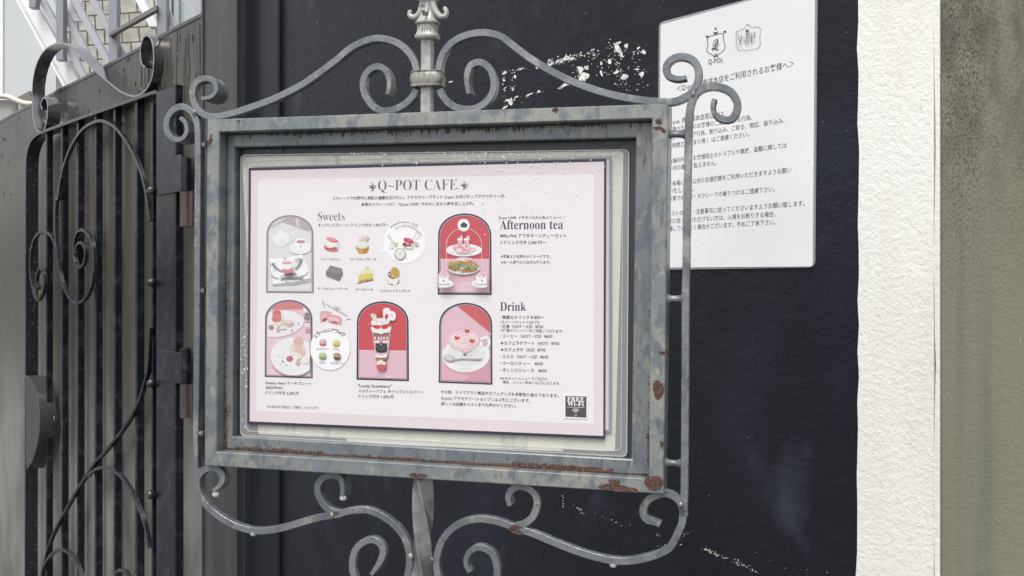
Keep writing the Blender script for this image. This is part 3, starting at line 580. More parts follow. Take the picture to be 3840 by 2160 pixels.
# scroll work
SWZ, SW, SDp = -.009, .0079, .0095
def scroll(pts, flare=1.5, at=.80, wd=SW, dp=SDp, z=SWZ, both=False, label=None):
    b = MB(M['steel']); b.sweep(sp_(spline(pts, 8), z), wd, z, dp, flare, at, both, .62); return sg.add('scroll', b, smooth=True, label=label)
scroll(Z4((1562, 500), (1545, 420), (1497, 345), (1420, 287), (1310, 259), (1210, 277), (1110, 327), (1020, 402), (920, 477), (800, 562), (680, 627), (560, 682), (420, 732), (300, 770), (200, 790), (140, 787), (85, 757), (45, 692), (35, 620), (60, 560), (110, 534), (160, 538), (192, 570), (196, 615), (170, 650), (130, 665), (100, 668)), 2.4, .84)
scroll(Z4((1558, 605), (1533, 652), (1478, 707), (1400, 745), (1330, 752), (1265, 722), (1215, 655), (1195, 580), (1210, 510), (1255, 462), (1308, 452), (1350, 480), (1370, 530), (1372, 590), (1360, 640)), 1.0, .72)
scroll(Z5((78, 490), (90, 410), (130, 330), (200, 267), (300, 230), (400, 222), (500, 247), (590, 312), (690, 387), (800, 457), (920, 522), (1050, 577), (1200, 627), (1350, 662), (1500, 684), (1630, 692))+Z6((180, 498), (225, 478), (262, 450), (286, 400), (288, 345), (264, 300), (218, 279), (168, 286), (135, 315), (130, 350), (145, 376), (185, 388), (228, 382)), .55, .93)
scroll(Z5((85, 605), (108, 655), (165, 712), (240, 740), (320, 737), (390, 702), (440, 640), (455, 570), (440, 492), (400, 440), (350, 422), (302, 440), (277, 482), (268, 540), (275, 595), (284, 635)), 1.0, .76)
lr = scroll(Z1((1220, 800), (1255, 835), (1264, 895), (1232, 942), (1175, 945), (1135, 900), (1128, 830), (1158, 762), (1222, 724), (1288, 748), (1325, 810), (1339, 890), (1341, 1050), (1340, 1300))+Z2((1338, 300), (1336, 700), (1334, 1100))+Z3((1330, 250), (1326, 480), (1330, 640), (1334, 720)), 2.6, .85, both=True); lr.name = 'side_rod'
rr_ = scroll(Z6((368, 488), (360, 530), (375, 570), (415, 590), (455, 583), (478, 545), (478, 500), (450, 455), (402, 431), (350, 426), (300, 441), (266, 476), (248, 530), (241, 610), (238, 720), (234, 900), (230, 1100), (228, 1300))+Z7((213, 100), (212, 300), (211, 550), (209, 850), (206, 1080), (198, 1190), (183, 1235))+Y1((2010, 1205), (1925, 1262), (1800, 1304), (1650, 1329), (1500, 1320), (1300, 1270), (1100, 1197), (900, 1113), (760, 1062), (690, 1042), (640, 1022), (580, 1003), (500, 987), (420, 982), (300, 1007), (200, 1067), (130, 1152), (88, 1260), (78, 1360), (92, 1460), (130, 1560), (230, 1640), (360, 1660), (490, 1610), (560, 1520), (578, 1400), (548, 1282), (490, 1232), (420, 1216), (355, 1250), (322, 1310), (325, 1370), (350, 1420)), .5, .955, both=True); rr_.name = 'side_rod'
scroll(Y1((720, 1046), (800, 1022), (868, 967), (905, 880), (902, 805), (862, 747), (800, 717), (735, 718), (685, 755), (667, 810), (682, 872)), 1.0, .8)
scroll(Y1((2118, 960), (2098, 870), (2045, 803), (1970, 772), (1890, 785), (1822, 825), (1785, 885), (1783, 945), (1815, 990), (1870, 1012), (1918, 1032)), .8, .8)
scroll(Z8((215, 750), (262, 712), (290, 660), (282, 605), (240, 568), (180, 562), (120, 592), (85, 650), (85, 730), (115, 812), (190, 902), (300, 987), (420, 1047), (540, 1077), (660, 1077), (800, 1052), (950, 1007), (1100, 967), (1230, 946), (1330, 918), (1440, 906), (1540, 926), (1650, 987), (1740, 1067), (1800, 1162), (1828, 1262), (1828, 1360), (1812, 1460), (1760, 1560), (1650, 1640), (1500, 1640), (1410, 1560), (1372, 1450), (1360, 1370), (1370, 1280), (1404, 1213), (1462, 1167), (1530, 1153), (1590, 1187), (1614, 1250), (1595, 1320), (1553, 1390), (1517, 1440)), 1.7, .955, both=True)
scroll(Z8((1275, 795), (1280, 720), (1264, 655), (1222, 622), (1170, 622), (1110, 652), (1075, 712), (1080, 782), (1115, 852), (1170, 907), (1250, 935))[::-1], 1.4, .72)
# welded spacers between frame and side rods
for (x0, x1, y) in ((744, 778, 545), (744, 774, 1092), (738, 770, 1625), (2503, 2572, 505), (2500, 2562, 1120), (2493, 2556, 1735)):
    a, h = SIGN.at(x0, y, -.014); c, h2 = SIGN.at(x1, y, -.014); b = MB(M['steel'])
    k = [0, .12, .25, .5, .75, .88, 1]; rr2 = [1.35, 1.15, .85, .8, .85, 1.15, 1.4]; rings = []
    for t, r in zip(k, rr2): rings.append([(a+(c-a)*t, h+.0043*r*math.cos(i*.6283), -.014+.0043*r*math.sin(i*.6283)) for i in range(10)])
    b.stack(rings); sg.add('spacer', b, smooth=True)
# post, collar, finial
cz = -.015
def sect(cx, cy, hw, hd, n=16, e=.35):                     # rounded square ring in the horizontal plane
    out = []
    for i in range(n):
        t = 2*math.pi*(i+.5)/n; c, s0 = math.cos(t), math.sin(t); out.append((cx+hw*math.copysign(abs(c)**e, c), cy, cz-hd*math.copysign(abs(s0)**e, s0)))
    return out
ax, ay = SIGN.at(*FZ((802, 530))[0], cz); bx, by = SIGN.at(*FZ((797, 1400))[0], cz)
b = MB(M['cast']); b.stack([sect(bx, by-.004, .0062, .0062, 16, .22), sect(ax, ay+.004, .0062, .0062, 16, .22)]); sg.add('upper_post', b, smooth=True)
PXM = abs(SIGN.at(1620, 300, cz)[0]-SIGN.at(1520, 300, cz)[0])/100/3.294
b = MB(M['cast'])
for rows in ([(530, 55), (505, 75), (490, 128), (470, 140), (445, 138), (425, 125), (405, 118), (395, 112), (325, 112), (315, 122), (303, 138), (288, 140), (272, 128), (240, 108), (190, 88), (140, 72), (80, 78), (30, 92), (22, 100), (0, 118), (-25, 118), (-40, 100), (-60, 72), (-110, 84), (-170, 66), (-230, 30), (-270, 6)],):
    b.stack([sect(ax+(530-y)*PXM*.004, SIGN.at(1604, y/3.294, cz)[1], h*PXM, h*PXM*.95, 20, .5 if 395 >= y >= 320 else .62) for y, h in rows])
fn = sg.add('finial', b, smooth=True)
for i, q in enumerate(([(752, 20), (735, 90), (705, 165), (660, 208), (612, 212), (580, 185), (585, 148)], [(858, 20), (882, 105), (925, 175), (975, 210), (1020, 195), (1036, 150), (1018, 108)])):
    p3 = [SIGN.at(*FZ(t)[0], cz+.003) for t in spline(q, 4)]; b = MB(M['cast']); n = len(p3)
    b.tube([(x, y, cz+.003) for x, y in p3], 46*PXM, 10, 27*PXM); x, y = p3[-1]; b.ball((x, y, cz+.003), 28*PXM); sg.add('finial_hook', b, fn, smooth=True)
for dz, sg_ in ((.011, 1), (-.011, -1)):
    b = MB(M['cast']); y0 = [SIGN.at(1604, y/3.294, cz)[1] for y in (20, 110, 190, 215, 170)]
    b.tube([(ax+.001, y, cz+d*sg_) for y, d in zip(y0, (.004, .006, .010, .015, .019))], 34*PXM, 8, 20*PXM); sg.add('finial_hook', b, fn, smooth=True) if sg_ < 0 else sg.add('finial_leaf', b, fn, smooth=True)
b = MB(M['cast'])
for i in range(4):
    x = 722+i*34; a, h0 = SIGN.at(*FZ((x, 330))[0], cz+.013); _, h1 = SIGN.at(*FZ((x, 385))[0], cz+.013); b.tube([(a, h0, cz+.0107), (a, h1, cz+.0107)], .0009, 6)
sg.add('fluting', b, fn, smooth=True)
b = MB(M['collar']); ccx, _ = SIGN.at(*FZ((806, 980))[0], cz); hwc = 200*PXM
rows = [(1085, .93), (1078, .99), (1062, .99), (1055, .94), (1045, .95), (1010, 1.0), (960, 1.0), (925, .96), (912, .93), (905, .97), (890, .98), (884, .9)]
b.stack([sect(ccx, SIGN.at(1604, y/3.294, cz)[1], hwc*f, .0125*f, 24, .5) for y, f in rows]); sg.add('collar', b, smooth=True)
tx, ty = SIGN.at(*Z8((1948, 640))[0], cz); rings = []
N = 220
for i in range(N):
    y = ty*(1-i/(N-1)); d = ty-y; an = R(58)-min(d, .5)/.078*R(90); hw = .0092; bv = .0011; ring_ = []
    for k in range(4):
        a_ = an+k*math.pi/2
        for X, Y in ((hw, -hw+bv), (hw-.0024, 0), (hw, hw-bv), (hw-bv, hw)):
            ring_.append((tx+X*math.cos(a_)-Y*math.sin(a_), y, cz+X*math.sin(a_)+Y*math.cos(a_)))
    rings.append(ring_)
b = MB(M['twist']); b.stack(rings); sg.add('twisted_post', b, smooth=True)
b = MB(M['steel']); b.box(tx-.16, tx+.16, -.0, .012, cz-.16, cz+.16, .002); sg.add('base_plate', b)
for zf, x, y in ((Z8, 1838, 1290), (Z8, 2012, 1320), (Y1, 40, 1320), (Z8, 1190, 950), (Z1, 1318, 768), (Z6, 262, 462), (Y1, 2092, 868), (Z4, 45, 765)):
    a, h = SIGN.at(*zf((x, y))[0], -.007); b = MB(M['collar'])
    b.ball((a, h, -.0085), .0027, (1, 1.3, .8), 9, .2); sg.add('weld_bead', b, smooth=True)
b = MB(M['rust']); patch(Y1, [(680, 1040), (740, 1035), (755, 1065), (800, 1098), (780, 1110), (720, 1095), (690, 1080)], SWZ); sg.add('rust_patch', b, label='rusty joint of the lower right scrolls')

# hanging rain drops
for zf, x, y, lab in ((Z8, 238, 775, 'rain drop hanging from the lower left corner curl'), (Z8, 1287, 805, 'rain drop hanging from the curl below the menu'), (Z8, 548, 1098, 'rain drop under the long lower left scroll'), (Y1, 1535, 1355, 'rain drop under the long lower right scroll')):
    a, h = SIGN.at(*zf((x, y))[0], -.012); d = Thing('water_drop', SIGN, a, h, lab, 'water drop', 'rain drops hanging from the scrolls', False)
    b = MB(M['drop']); b.ball((a, h, -.012), .0036, (1.2, 1, 1), 10); d.add('water_drop', b, smooth=True)

# ------------------------------------------------------------------ papers inside the sign
q = sp_([(968, 1628), (2306, 1694), (2338, 566), (906, 588)], -.0285)
cr_ = Thing('backing_sheet', SIGN, q[0][0], q[0][1], 'yellowed cream sheet showing below and right of the pink menus', 'sheet')
b = MB(M['cream']); b.prism(rounded(q, .004), -.0285, -.0292); cr_.add('cream_sheet', b)
q2 = sp_([(1300, 1660), (2112, 1692), (2112, 1672), (1300, 1640)], -.0282); b = MB(M['cream']); b.prism(q2, -.0280, -.0284); cr_.add('torn_strip', b)
q = sp_([(902, 1634), (2352, 1714), (2360, 560), (902, 580)], -.0265)
sl_ = Thing('plastic_sleeve', SIGN, q[0][0], q[0][1], 'cloudy clear plastic sleeve around the menu sheets', 'sleeve')
b = MB(M['sleeve']); b.prism(rounded(q, .0065), -.0268, -.0274); sl_.add('plastic_film', b)
def rimring(q, wd, z1, z0):
    b = MB(M['rim']); o_, i_ = rounded(q, .0065), rounded(inset(q, wd), .006); n = len(o_)
    for k in range(n):
        j = (k+1) % n; v = len(b.V); b.V += [(o_[k][0], o_[k][1], z1), (o_[j][0], o_[j][1], z1), (i_[j][0], i_[j][1], z1), (i_[k][0], i_[k][1], z1), (o_[k][0], o_[k][1], z0), (o_[j][0], o_[j][1], z0), (i_[j][0], i_[j][1], z0), (i_[k][0], i_[k][1], z0)]
        for f in ((0, 1, 2, 3), (4, 7, 6, 5), (0, 4, 5, 1), (2, 6, 7, 3)): b.face([v+x for x in f])
    return b
sl_.add('welded_rim', rimring(q, .0010, -.0255, -.0267)); sl_.add('inner_crease', rimring(sp_([(922, 1618), (2330, 1692), (2338, 578), (922, 600)], -.0265), .0008, -.0259, -.0267))
PINK, PALE, INKD, INKG = 'e8dbe0', 'f0ebef', '3c3650', '8d8791'
q = sp_([(948, 1585), (2293, 1623), (2294, 588), (950, 625)], -.0262)
m2 = Thing('second_menu', SIGN, q[0][0], q[0][1], 'second pink menu sheet peeking out right of the front menu', 'menu')
b = MB(ink('9b97a2')); b.prism(q, -.0258, -.0262); m2.add('dark_border', b)
b = MB(ink('e3cfdb')); b.prism(inset(q, .003), -.0255, -.0257); m2.add('pink_sheet', b)
MW = -.0235
q = sp_([(927, 1590), (2268, 1646), (2273, 595), (932, 630)], MW)
mn = Thing('menu_sheet', SIGN, q[0][0], q[0][1], 'pink cafe menu sheet with pictures of sweets in the iron frame', 'menu')
b = MB(ink(INKD)); b.prism(q, MW-.0003, MW-.0012); mn.add('dark_border', b)
b = MB(ink(PINK)); b.prism(sp_([(936, 1580), (2262, 1635), (2265, 606), (941, 640)], MW), MW-.0002, MW-.00035); mn.add('pink_margin', b)
b = MB(ink(PALE)); b.isflat = True; b.flat(sp_([(961, 1541), (2226, 1591.5), (2227, 653.5), (967.5, 673)], MW), MW-.0001); mn.add('pale_panel', b)
MP = MW
def tl(txt, p0, p1, col=INKD, h=1., off=.014, name='text_line', res=2):
    p = Print(SIGN, MP); p.T(txt, p0, p1, col, h, off, res); return mn.add(name, p)
def pot(zf, cx, cy, s, col=INKD):
    p = Print(SIGN, MP); p.zm = zf
    p.E(cx, cy+4*s, 13*s, 17*s, col); p.G([(cx-9*s, cy+28*s), (cx+9*s, cy+28*s), (cx+13*s, cy+36*s), (cx-13*s, cy+36*s)], col); p.G([(cx-6*s, cy-10*s), (cx, cy-30*s), (cx+6*s, cy-10*s)], col); p.E(cx, cy-30*s, 4*s, 6*s, col)
    p.G([(cx-10*s, cy+16*s), (cx-24*s, cy+2*s), (cx-28*s, cy-14*s), (cx-22*s, cy-16*s), (cx-18*s, cy-2*s), (cx-8*s, cy+4*s)], col); p.L([(cx+10*s, cy-6*s), (cx+24*s, cy-14*s), (cx+29*s, cy), (cx+20*s, cy+14*s), (cx+8*s, cy+20*s)], 4*s, col, 4)
    p.L([(cx-6*s, cy+14*s), (cx+5*s, cy), (cx, cy-8*s)], 3*s, PALE); mn.add('teapot_emblem', p)
pot(R2, 1199, 363, 1.05); pot(R3, 340, 350, 1.05)
tl(serif('Q')+'~'+serif('POT CAFE.'), R2((1250, 396))[0], R3((298, 388))[0], '6b6673', 1.12, -.014, 'title_lettering', 3)
tl('スウィーツで世界中に笑顔の連鎖を広げたい。アクセサリーブランド Q-pot. のポジティブアクセサリーが、', R2((838, 482))[0], R3((715, 461))[0], '55505f', 1.0)
tl('本物のスウィーツに！ "Q-pot CAFE." でおかしなひと時を召し上がれ。', R2((1097, 537))[0], R3((432, 528))[0], '55505f')
tl(serif('Sweets'), *R2((705, 670), (948, 667)), '77717c', 1.22, -.012, 'heading_lettering', 4)
tl('ネックレスプレート /ドリンク付き 1,400 円〜', *R2((705, 724), (1345, 721)), '6f6975')
for t, a, y, c in (('ベリーマカロン', (728, 905), 1030, '77717c'), ('ローズカップケーキ', (1000, 1235), 1030, '77717c'), ('ザ・チョコレートケーキ', (700, 975), 1296, '77717c'), ('チーズケーキ', (1050, 1205), 1304, '77717c'), ('ビスケットティラミス', (1275, 1540), 1316, '5a5563')): tl(t, *R2((a[0], y), (a[1], y+1)), c)
tl('Q-pot CAFE. イチオシの大人気メニュー！！', *R3((650, 655), (1250, 652)), '4a4457'); tl(serif('Afternoon tea'), *R3((662, 748), (1235, 744)), '4a4560', 1.2, -.004, 'heading_lettering', 4)
tl('Milky Pink アフタヌーンティーセット', *R3((667, 820), (1265, 819)), '4a4457'); tl('/1ドリンク付き 3,300 円〜', *R3((665, 881), (1080, 881)), '4a4457')
tl('※写真は２名様分のイメージです。', *R3((672, 1006), (1122, 1006)), '6a6474'); tl('※お一人様でのご注文も承ります。', *R3((675, 1058), (1122, 1059)), '6a6474')
tl('Dreamy Heart ケーキプレート', *R4((232, 822), (645, 832)), '4f4a5a'); tl('(RED/PINK)', *R4((232, 866), (386, 868)), '5a5563'); tl('ドリンク付き 2,200 円', *R4((232, 912), (530, 919)), '55505f')
tl('"Lovely Strawberry"', *R4((1067, 850), (1372, 857)), '4a4457'); tl('メルティーパフェ ホイップストロベリー', *R4((1073, 896), (1660, 909)), '4a4457'); tl('ドリンク付き 1,870 円', *R4((1073, 945), (1390, 952)), '4a4457'); tl('※価格は全て税込にて表記しております。', *R4((245, 1035), (716, 1050)), '8b8592')
tl(serif('Drink'), *R5((665, 157), (900, 158)), '45405a', 1.2, -.004, 'heading_lettering', 4)
for t, x0, x1, y0, y1, c in (('・季節のドリンク ¥ 850〜', 662, 1062, 231, 231, INKD), ('(スイーツセット＋200 円)', 668, 1022, 272, 275, '77717f'), ('・紅茶（HOT・ICE）¥750', 662, 1055, 313, 316, INKD), ('４種類のフレーバーをご用意しております。', 668, 1236, 346, 356, '77717f'), ('・コーヒー（HOT・ICE）¥650', 662, 1138, 400, 403, '4a4457'), ('★カフェラテアート（HOT）¥700', 667, 1200, 463, 468, INKD), ('★カフェラテ（ICE）¥700', 667, 1076, 524, 527, INKD), ('・ミルク（HOT・ICE）¥650', 662, 1102, 586, 590, '4a4457'),
                         ('・ウーロンティー　¥650', 662, 1052, 647, 651, '4a4457'), ('・オレンジジュース　¥650', 662, 1087, 708, 714, '4a4457'), ('※★はセットメニューでご注文の', 660, 1092, 780, 787, '77717f'), ('場合、メニュー料金＋50 円になります。', 687, 1212, 815, 829, '77717f'), ('その他、テイクアウト商品やカフェグッズも多数取り揃えております。', 128, 1195, 905, 941, '55505f'), ('Q-pot.( アクセサリーショップ ) は２階にございます。', 130, 936, 960, 986, '55505f'), ('詳しくは店舗キャストまでお声かけください。', 132, 812, 1012, 1033, '55505f')):
    tl(t, *R5((x0, y0), (x1, y1)), c)

# framed pictures
def picture(zf, box, c_out, c_line, bgcol):
    l, r, t, bl_, br_ = box; wq = r-l; p = Print(SIGN, MP); p.zm = zf
    p.G(arch_pts(l, r, t, bl_, br_, 0, dl=-6, dr=5), c_out); p.G(arch_pts(l, r, t, bl_, br_, wq*.032, dl=-6, dr=5), 'e9d3db'); p.G(arch_pts(l, r, t, bl_, br_, wq*.040, dl=-6, dr=5), c_line); p.G(arch_pts(l, r, t, bl_, br_, wq*.048, dl=-6, dr=5), bgcol)
    fr_ = mn.add('picture_frame', p); ph = Print(SIGN, MP+.0003); ph.zm = zf; ph.clip = zf(*arch_pts(l, r, t, bl_, br_, wq*.049, dl=-6, dr=5))
    return fr_, ph
# 1: white teapot, cup and plated cake
fr1, p = picture(V1, (158, 868, 188, 1362, 1367), '8f8a96', '97929c', 'e1e0e1')
p.G([(200, 400), (400, 292), (800, 440), (900, 300), (700, 150), (300, 150)], 'b9b2b9'); p.G([(200, 230), (455, 240), (200, 390)], 'd6d3d6'); p.G([(590, 200), (640, 200), (660, 370), (610, 350)], 'dccfd8')
p.G([(205, 450), (245, 470), (280, 520), (300, 480), (340, 440), (380, 400), (420, 440), (470, 470), (500, 520), (500, 590), (460, 640), (400, 672), (330, 650), (280, 590), (240, 520)], 'f1f1f3', 4); p.E(535, 515, 52, 68, 'f0f0f2', 15); p.E(533, 512, 30, 46, 'dddcdd', 15); p.E(400, 600, 60, 55, 'e9e9eb'); p.E(400, 570, 8, 10, 'c9c7cc')
p.E(680, 690, 170, 95, 'd2d1d4', -4); p.E(676, 680, 168, 92, 'f0f0f2', -4); p.G([(600, 590), (755, 580), (750, 640), (715, 700), (650, 700), (615, 650)], 'f7f7f8', 4); p.E(678, 580, 85, 42, 'fafafa'); p.E(680, 590, 68, 25, 'b59a9f'); p.E(680, 657, 9, 14, '9a979d')
p.G([(205, 838), (420, 838), (700, 782), (810, 1030), (830, 1140), (600, 1200), (260, 1225), (240, 1100)], 'f8f8fa'); p.G([(240, 1225), (600, 1212), (830, 1160), (830, 1180), (600, 1235), (260, 1245)], 'c9c8cb')
for q, wd in (([(260, 925), (300, 980), (370, 1030), (440, 1040)], 34), ([(600, 1010), (650, 960), (680, 900), (700, 850)], 44), ([(240, 1090), (270, 1130), (350, 1150)], 22), ([(690, 1110), (760, 1090), (795, 1040)], 16), ([(380, 1160), (500, 1140), (720, 1140)], 46), ([(440, 1090), (520, 1085), (610, 1075)], 40)): p.L(q, wd, 'a6a4aa', 4)
for i in range(46): p.E(random.choice((random.uniform(250, 330), random.uniform(590, 700), random.uniform(400, 720))), 0, 1, 1, 'f8f8fa') if False else p.E(random.uniform(390, 720), random.uniform(1085, 1180), 9, 5, random.choice(('7d7b82', '8d8b92', 'c3c1c6')), random.uniform(0, 180), 7)
for i in range(26): p.E(random.uniform(600, 700), random.uniform(835, 900), 9, 5, random.choice(('7d7b82', '96949b')), random.uniform(0, 180), 7); p.E(random.uniform(245, 310), random.uniform(905, 960), 8, 5, '8d8b92', random.uniform(0, 180), 7)
p.E(505, 1025, 78, 42, 'd98d97'); p.E(500, 960, 78, 50, 'f6f2ef', wob=.04); p.E(505, 908, 72, 25, 'd8a1a8'); p.E(505, 895, 62, 18, 'e6c4c8'); p.E(475, 850, 20, 10, '8d8b92'); p.E(500, 1198, 14, 8, '9a979d')
mn.add('printed_photo', p, fr1)
# 3: heart cake plates
fr3, p = picture(V3, (66, 896, 22, 1372, 1398), '625a6f', '6f6878', 'e9ccd6')
p.G([(100, 40), (900, 40), (900, 190), (100, 190)], 'd98587'); p.E(300, 460, 460, 228, 'dcb6c3', -8); p.E(295, 440, 455, 225, 'ecebed', -8); p.G([(500, 190), (640, 240), (760, 300), (700, 190)], 'eac9d3')
p.G([(730, 120), (900, 120), (900, 600), (770, 560)], 'e4c3ca'); p.E(800, 180, 70, 50, 'f3ecec'); p.E(820, 330, 70, 55, '8f8b92'); p.E(820, 270, 60, 18, '77737b'); p.E(815, 450, 70, 45, 'efdfdd'); p.E(820, 415, 60, 10, '97878a'); p.E(820, 560, 50, 40, 'd89aa3')
p.E(290, 405, 120, 46, 'f3e9e0', wob=.05, wn=12); p.E(275, 360, 88, 55, 'd08288'); p.E(275, 300, 80, 55, 'dd8681'); p.E(275, 245, 74, 45, 'd9746f'); p.E(380, 400, 36, 52, 'ead2c4'); p.E(495, 430, 80, 55, 'e8c2c4'); p.E(490, 410, 56, 20, 'f0d7d5'); p.E(500, 450, 60, 12, 'dba9ad')
p.E(175, 497, 46, 38, 'c07e8e'); p.E(160, 488, 16, 10, 'd7a4b0'); p.G([(290, 480), (325, 545), (300, 575), (268, 555)], 'e0b0a8', 4); p.E(312, 462, 26, 28, 'dfe4bf'); p.E(380, 510, 60, 30, 'e7ead0')
for x, y, r in ((655, 428, 16), (540, 553, 18), (480, 560, 6), (390, 292, 8), (620, 520, 8), (600, 470, 6)): p.E(x, y, r, r*.7, '9b989f')
p.E(560, 1030, 400, 330, 'dfbac6', 6); p.E(570, 1010, 400, 330, 'ecedee', 6); p.E(650, 890, 150, 110, 'ecd9d0', 20); p.E(690, 930, 110, 70, 'e4c2bc', 25); p.E(660, 780, 90, 100, 'e3c0b6', -10); p.E(660, 740, 84, 70, 'dfb9ae'); p.E(600, 960, 90, 30, 'f0e6e2', 10)
p.E(510, 1050, 58, 52, 'c5657f'); p.E(490, 1030, 20, 14, 'dc9aac'); p.E(690, 1020, 34, 44, 'd9e2b3'); p.E(690, 1020, 16, 24, 'eef0d9'); p.G([(655, 1045), (695, 1120), (665, 1170), (615, 1140)], 'dfa3a3', 4); p.E(655, 1115, 14, 30, 'eecbc6'); p.E(790, 1080, 70, 60, 'eaecd8')
for x, y, r in ((390, 1095, 20), (400, 957, 9), (388, 1025, 10), (330, 1003, 10), (350, 1145, 10), (452, 1160, 12)): p.E(x, y, r, r*.7, '9b989f')
mn.add('printed_photo', p, fr3)
# 4: strawberry parfait
fr4, p = picture(V4, (78, 905, 84, 1338, 1362), '3a2f44', '3a2a3c', 'd4505a')
p.G([(80, 868), (920, 880), (930, 1400), (80, 1400)], 'e4bccb'); p.G([(80, 862), (920, 874), (920, 884), (80, 874)], 'f0cfd6')
p.G([(265, 425), (330, 560), (360, 800), (400, 1080), (420, 1190), (540, 1190), (570, 1060), (605, 760), (630, 520), (655, 440), (600, 470), (320, 470)], 'e1a2a8'); p.L([(265, 430), (325, 560)], 8, 'eab9bb')
p.G([(340, 570), (620, 570), (575, 960), (380, 960)], 'e8c7cb'); p.G([(335, 585), (615, 575), (600, 690), (345, 700)], '9c706c')
for x in (370, 425, 470, 515, 560): p.E(x, 675, 13, 30, 'f3dfe0')
p.L([(345, 688), (400, 706), (480, 712), (600, 690)], 12, 'c25a68', 4); p.G([(345, 705), (480, 722), (600, 705), (595, 745), (480, 762), (355, 745)], 'f1e6e8')
p.E(470, 470, 175, 40, 'e88a84'); p.G([(310, 500), (450, 500), (620, 490), (615, 565), (560, 590), (520, 585), (480, 612), (420, 595), (340, 580)], 'f2ebec', 4); p.E(400, 495, 58, 30, 'd9403f', 10); p.E(530, 495, 60, 30, 'd9403f', -12); p.G([(560, 440), (660, 425), (620, 480), (560, 500)], 'd9514f'); p.E(300, 470, 30, 22, 'd9605e', 40)
for x, y, rx, ry in ((400, 410, 85, 55), (480, 400, 90, 60), (550, 395, 60, 55), (350, 430, 40, 38), (440, 440, 60, 30), (560, 240, 62, 52), (640, 310, 70, 70), (600, 360, 70, 35), (660, 350, 45, 45), (520, 300, 22, 70)): p.E(x, y, rx, ry, 'f5eef1', wob=.03)
p.E(640, 310, 26, 22, 'e3d6df', 20); p.E(560, 330, 26, 40, 'cf4a58', 20); p.G([(470, 240), (505, 300), (495, 345), (420, 340), (425, 290)], 'c94446', 3); p.E(440, 330, 14, 10, 'b55a4a'); p.G([(325, 280), (390, 300), (400, 345), (370, 385), (330, 350), (310, 310)], 'eff0d8', 4); p.E(352, 318, 18, 24, 'b9c9a3')
for x in (400, 430, 465, 500, 540): p.L([(x, 380), (x+6, 440)], 6, 'ddd2db')
p.G([(395, 755), (435, 760), (475, 725), (515, 760), (560, 755), (575, 830), (555, 890), (475, 905), (405, 890), (385, 820)], '3f3c40', 2); p.T('Q~POT', *V4((408, 825), (552, 825)), '7d7a80', 1.2, -.004); p.T('CAFE', *V4((418, 868), (535, 868)), '7d7a80', 1.2, -.004); p.E(472, 770, 11, 14, 'd9d6da')
p.G([(370, 800), (390, 900), (480, 915), (570, 900), (590, 800), (575, 960), (380, 960)], 'f0e4e8'); p.L([(380, 912), (480, 932), (575, 908)], 9, 'c96574', 4); p.G([(385, 950), (480, 975), (572, 960), (560, 1025), (395, 1020)], 'a67c74'); p.G([(385, 940), (480, 955), (575, 940), (572, 975), (480, 985), (385, 975)], 'f2e9ea'); p.G([(405, 1040), (480, 1015), (555, 1060), (550, 1100), (415, 1100)], 'ece3c4'); p.G([(408, 1100), (552, 1098), (540, 1175), (480, 1190), (425, 1175)], 'd25a6c', 2)
p.E(480, 1330, 40, 12, 'd4606c'); p.E(590, 1290, 50, 10, 'f0dde4', 20); p.E(440, 1240, 70, 6, 'dfb2c2'); p.L([(340, 560), (395, 960)], 8, 'f5dadd'); p.L([(612, 560), (572, 960)], 8, 'f0cdd1')
mn.add('printed_photo', p, fr4)
# 2: tiered stand
fr2, p = picture(V2, (95, 922, 83, 1345, 1350), '463c56', '4a3c54', 'd2525f')
p.G([(80, 788), (940, 788), (940, 1400), (80, 1400)], 'e6bccb'); p.G([(80, 1150), (940, 1150), (940, 1400), (80, 1400)], 'ebc9d5')
p.L([(228, 960), (222, 620), (228, 520), (270, 430), (350, 350), (430, 330)], 9, 'eed0d3', 5); p.L([(772, 960), (774, 620), (765, 520), (720, 420), (640, 350), (590, 330)], 9, 'eed0d3', 5)
p.E(492, 265, 95, 100, 'f3eeee', wob=.03, wn=14); p.E(492, 265, 70, 74, 'faf7f7'); p.G([(448, 255), (470, 235), (494, 215), (520, 235), (545, 250), (540, 300), (455, 300)], '4a4d4a', 2); p.L([(465, 280), (530, 278)], 6, '8d908d'); p.L([(470, 140), (492, 165), (515, 140)], 14, 'b53c4a'); p.L([(492, 365), (500, 440)], 14, 'c9474f')
p.E(500, 660, 280, 96, 'd9cdd2'); p.E(500, 652, 280, 96, 'f3eff0'); p.G([(340, 600), (660, 620), (670, 670), (560, 690), (380, 680), (345, 650)], 'e6b0bf', 3)
for x, y, c in ((400, 640, 'f1d7dd'), (470, 620, 'e7a5b6'), (540, 610, 'f3dfe3'), (610, 650, 'eab4c2'), (430, 660, 'f4e3e6'), (500, 670, 'e3a0b2'), (640, 650, 'efc8d2'), (370, 610, 'eab9c6')): p.E(x, y, 42, 28, c, random.uniform(-30, 30), wob=.06)
for x in (440, 545): p.G([(x-42, 480), (x+42, 480), (x+34, 600), (x-30, 600)], 'ecb8c4'); p.E(x, 485, 46, 20, 'f8f3f3', wob=.05); p.E(x+20, 455, 22, 28, 'f0c9cf', 20); p.L([(x-20, 520), (x-14, 590)], 8, 'd98fa3')
p.E(490, 690, 110, 16, 'e9c3bd'); p.E(320, 690, 10, 6, '97929a'); p.E(620, 716, 12, 5, '97929a'); p.E(500, 800, 130, 32, 'f2eaec'); p.E(560, 805, 55, 18, 'dcb3b8'); p.E(440, 795, 60, 20, 'e7dadd')
p.E(495, 945, 250, 92, 'd3c5cd'); p.E(495, 935, 250, 92, 'f5f1f2')
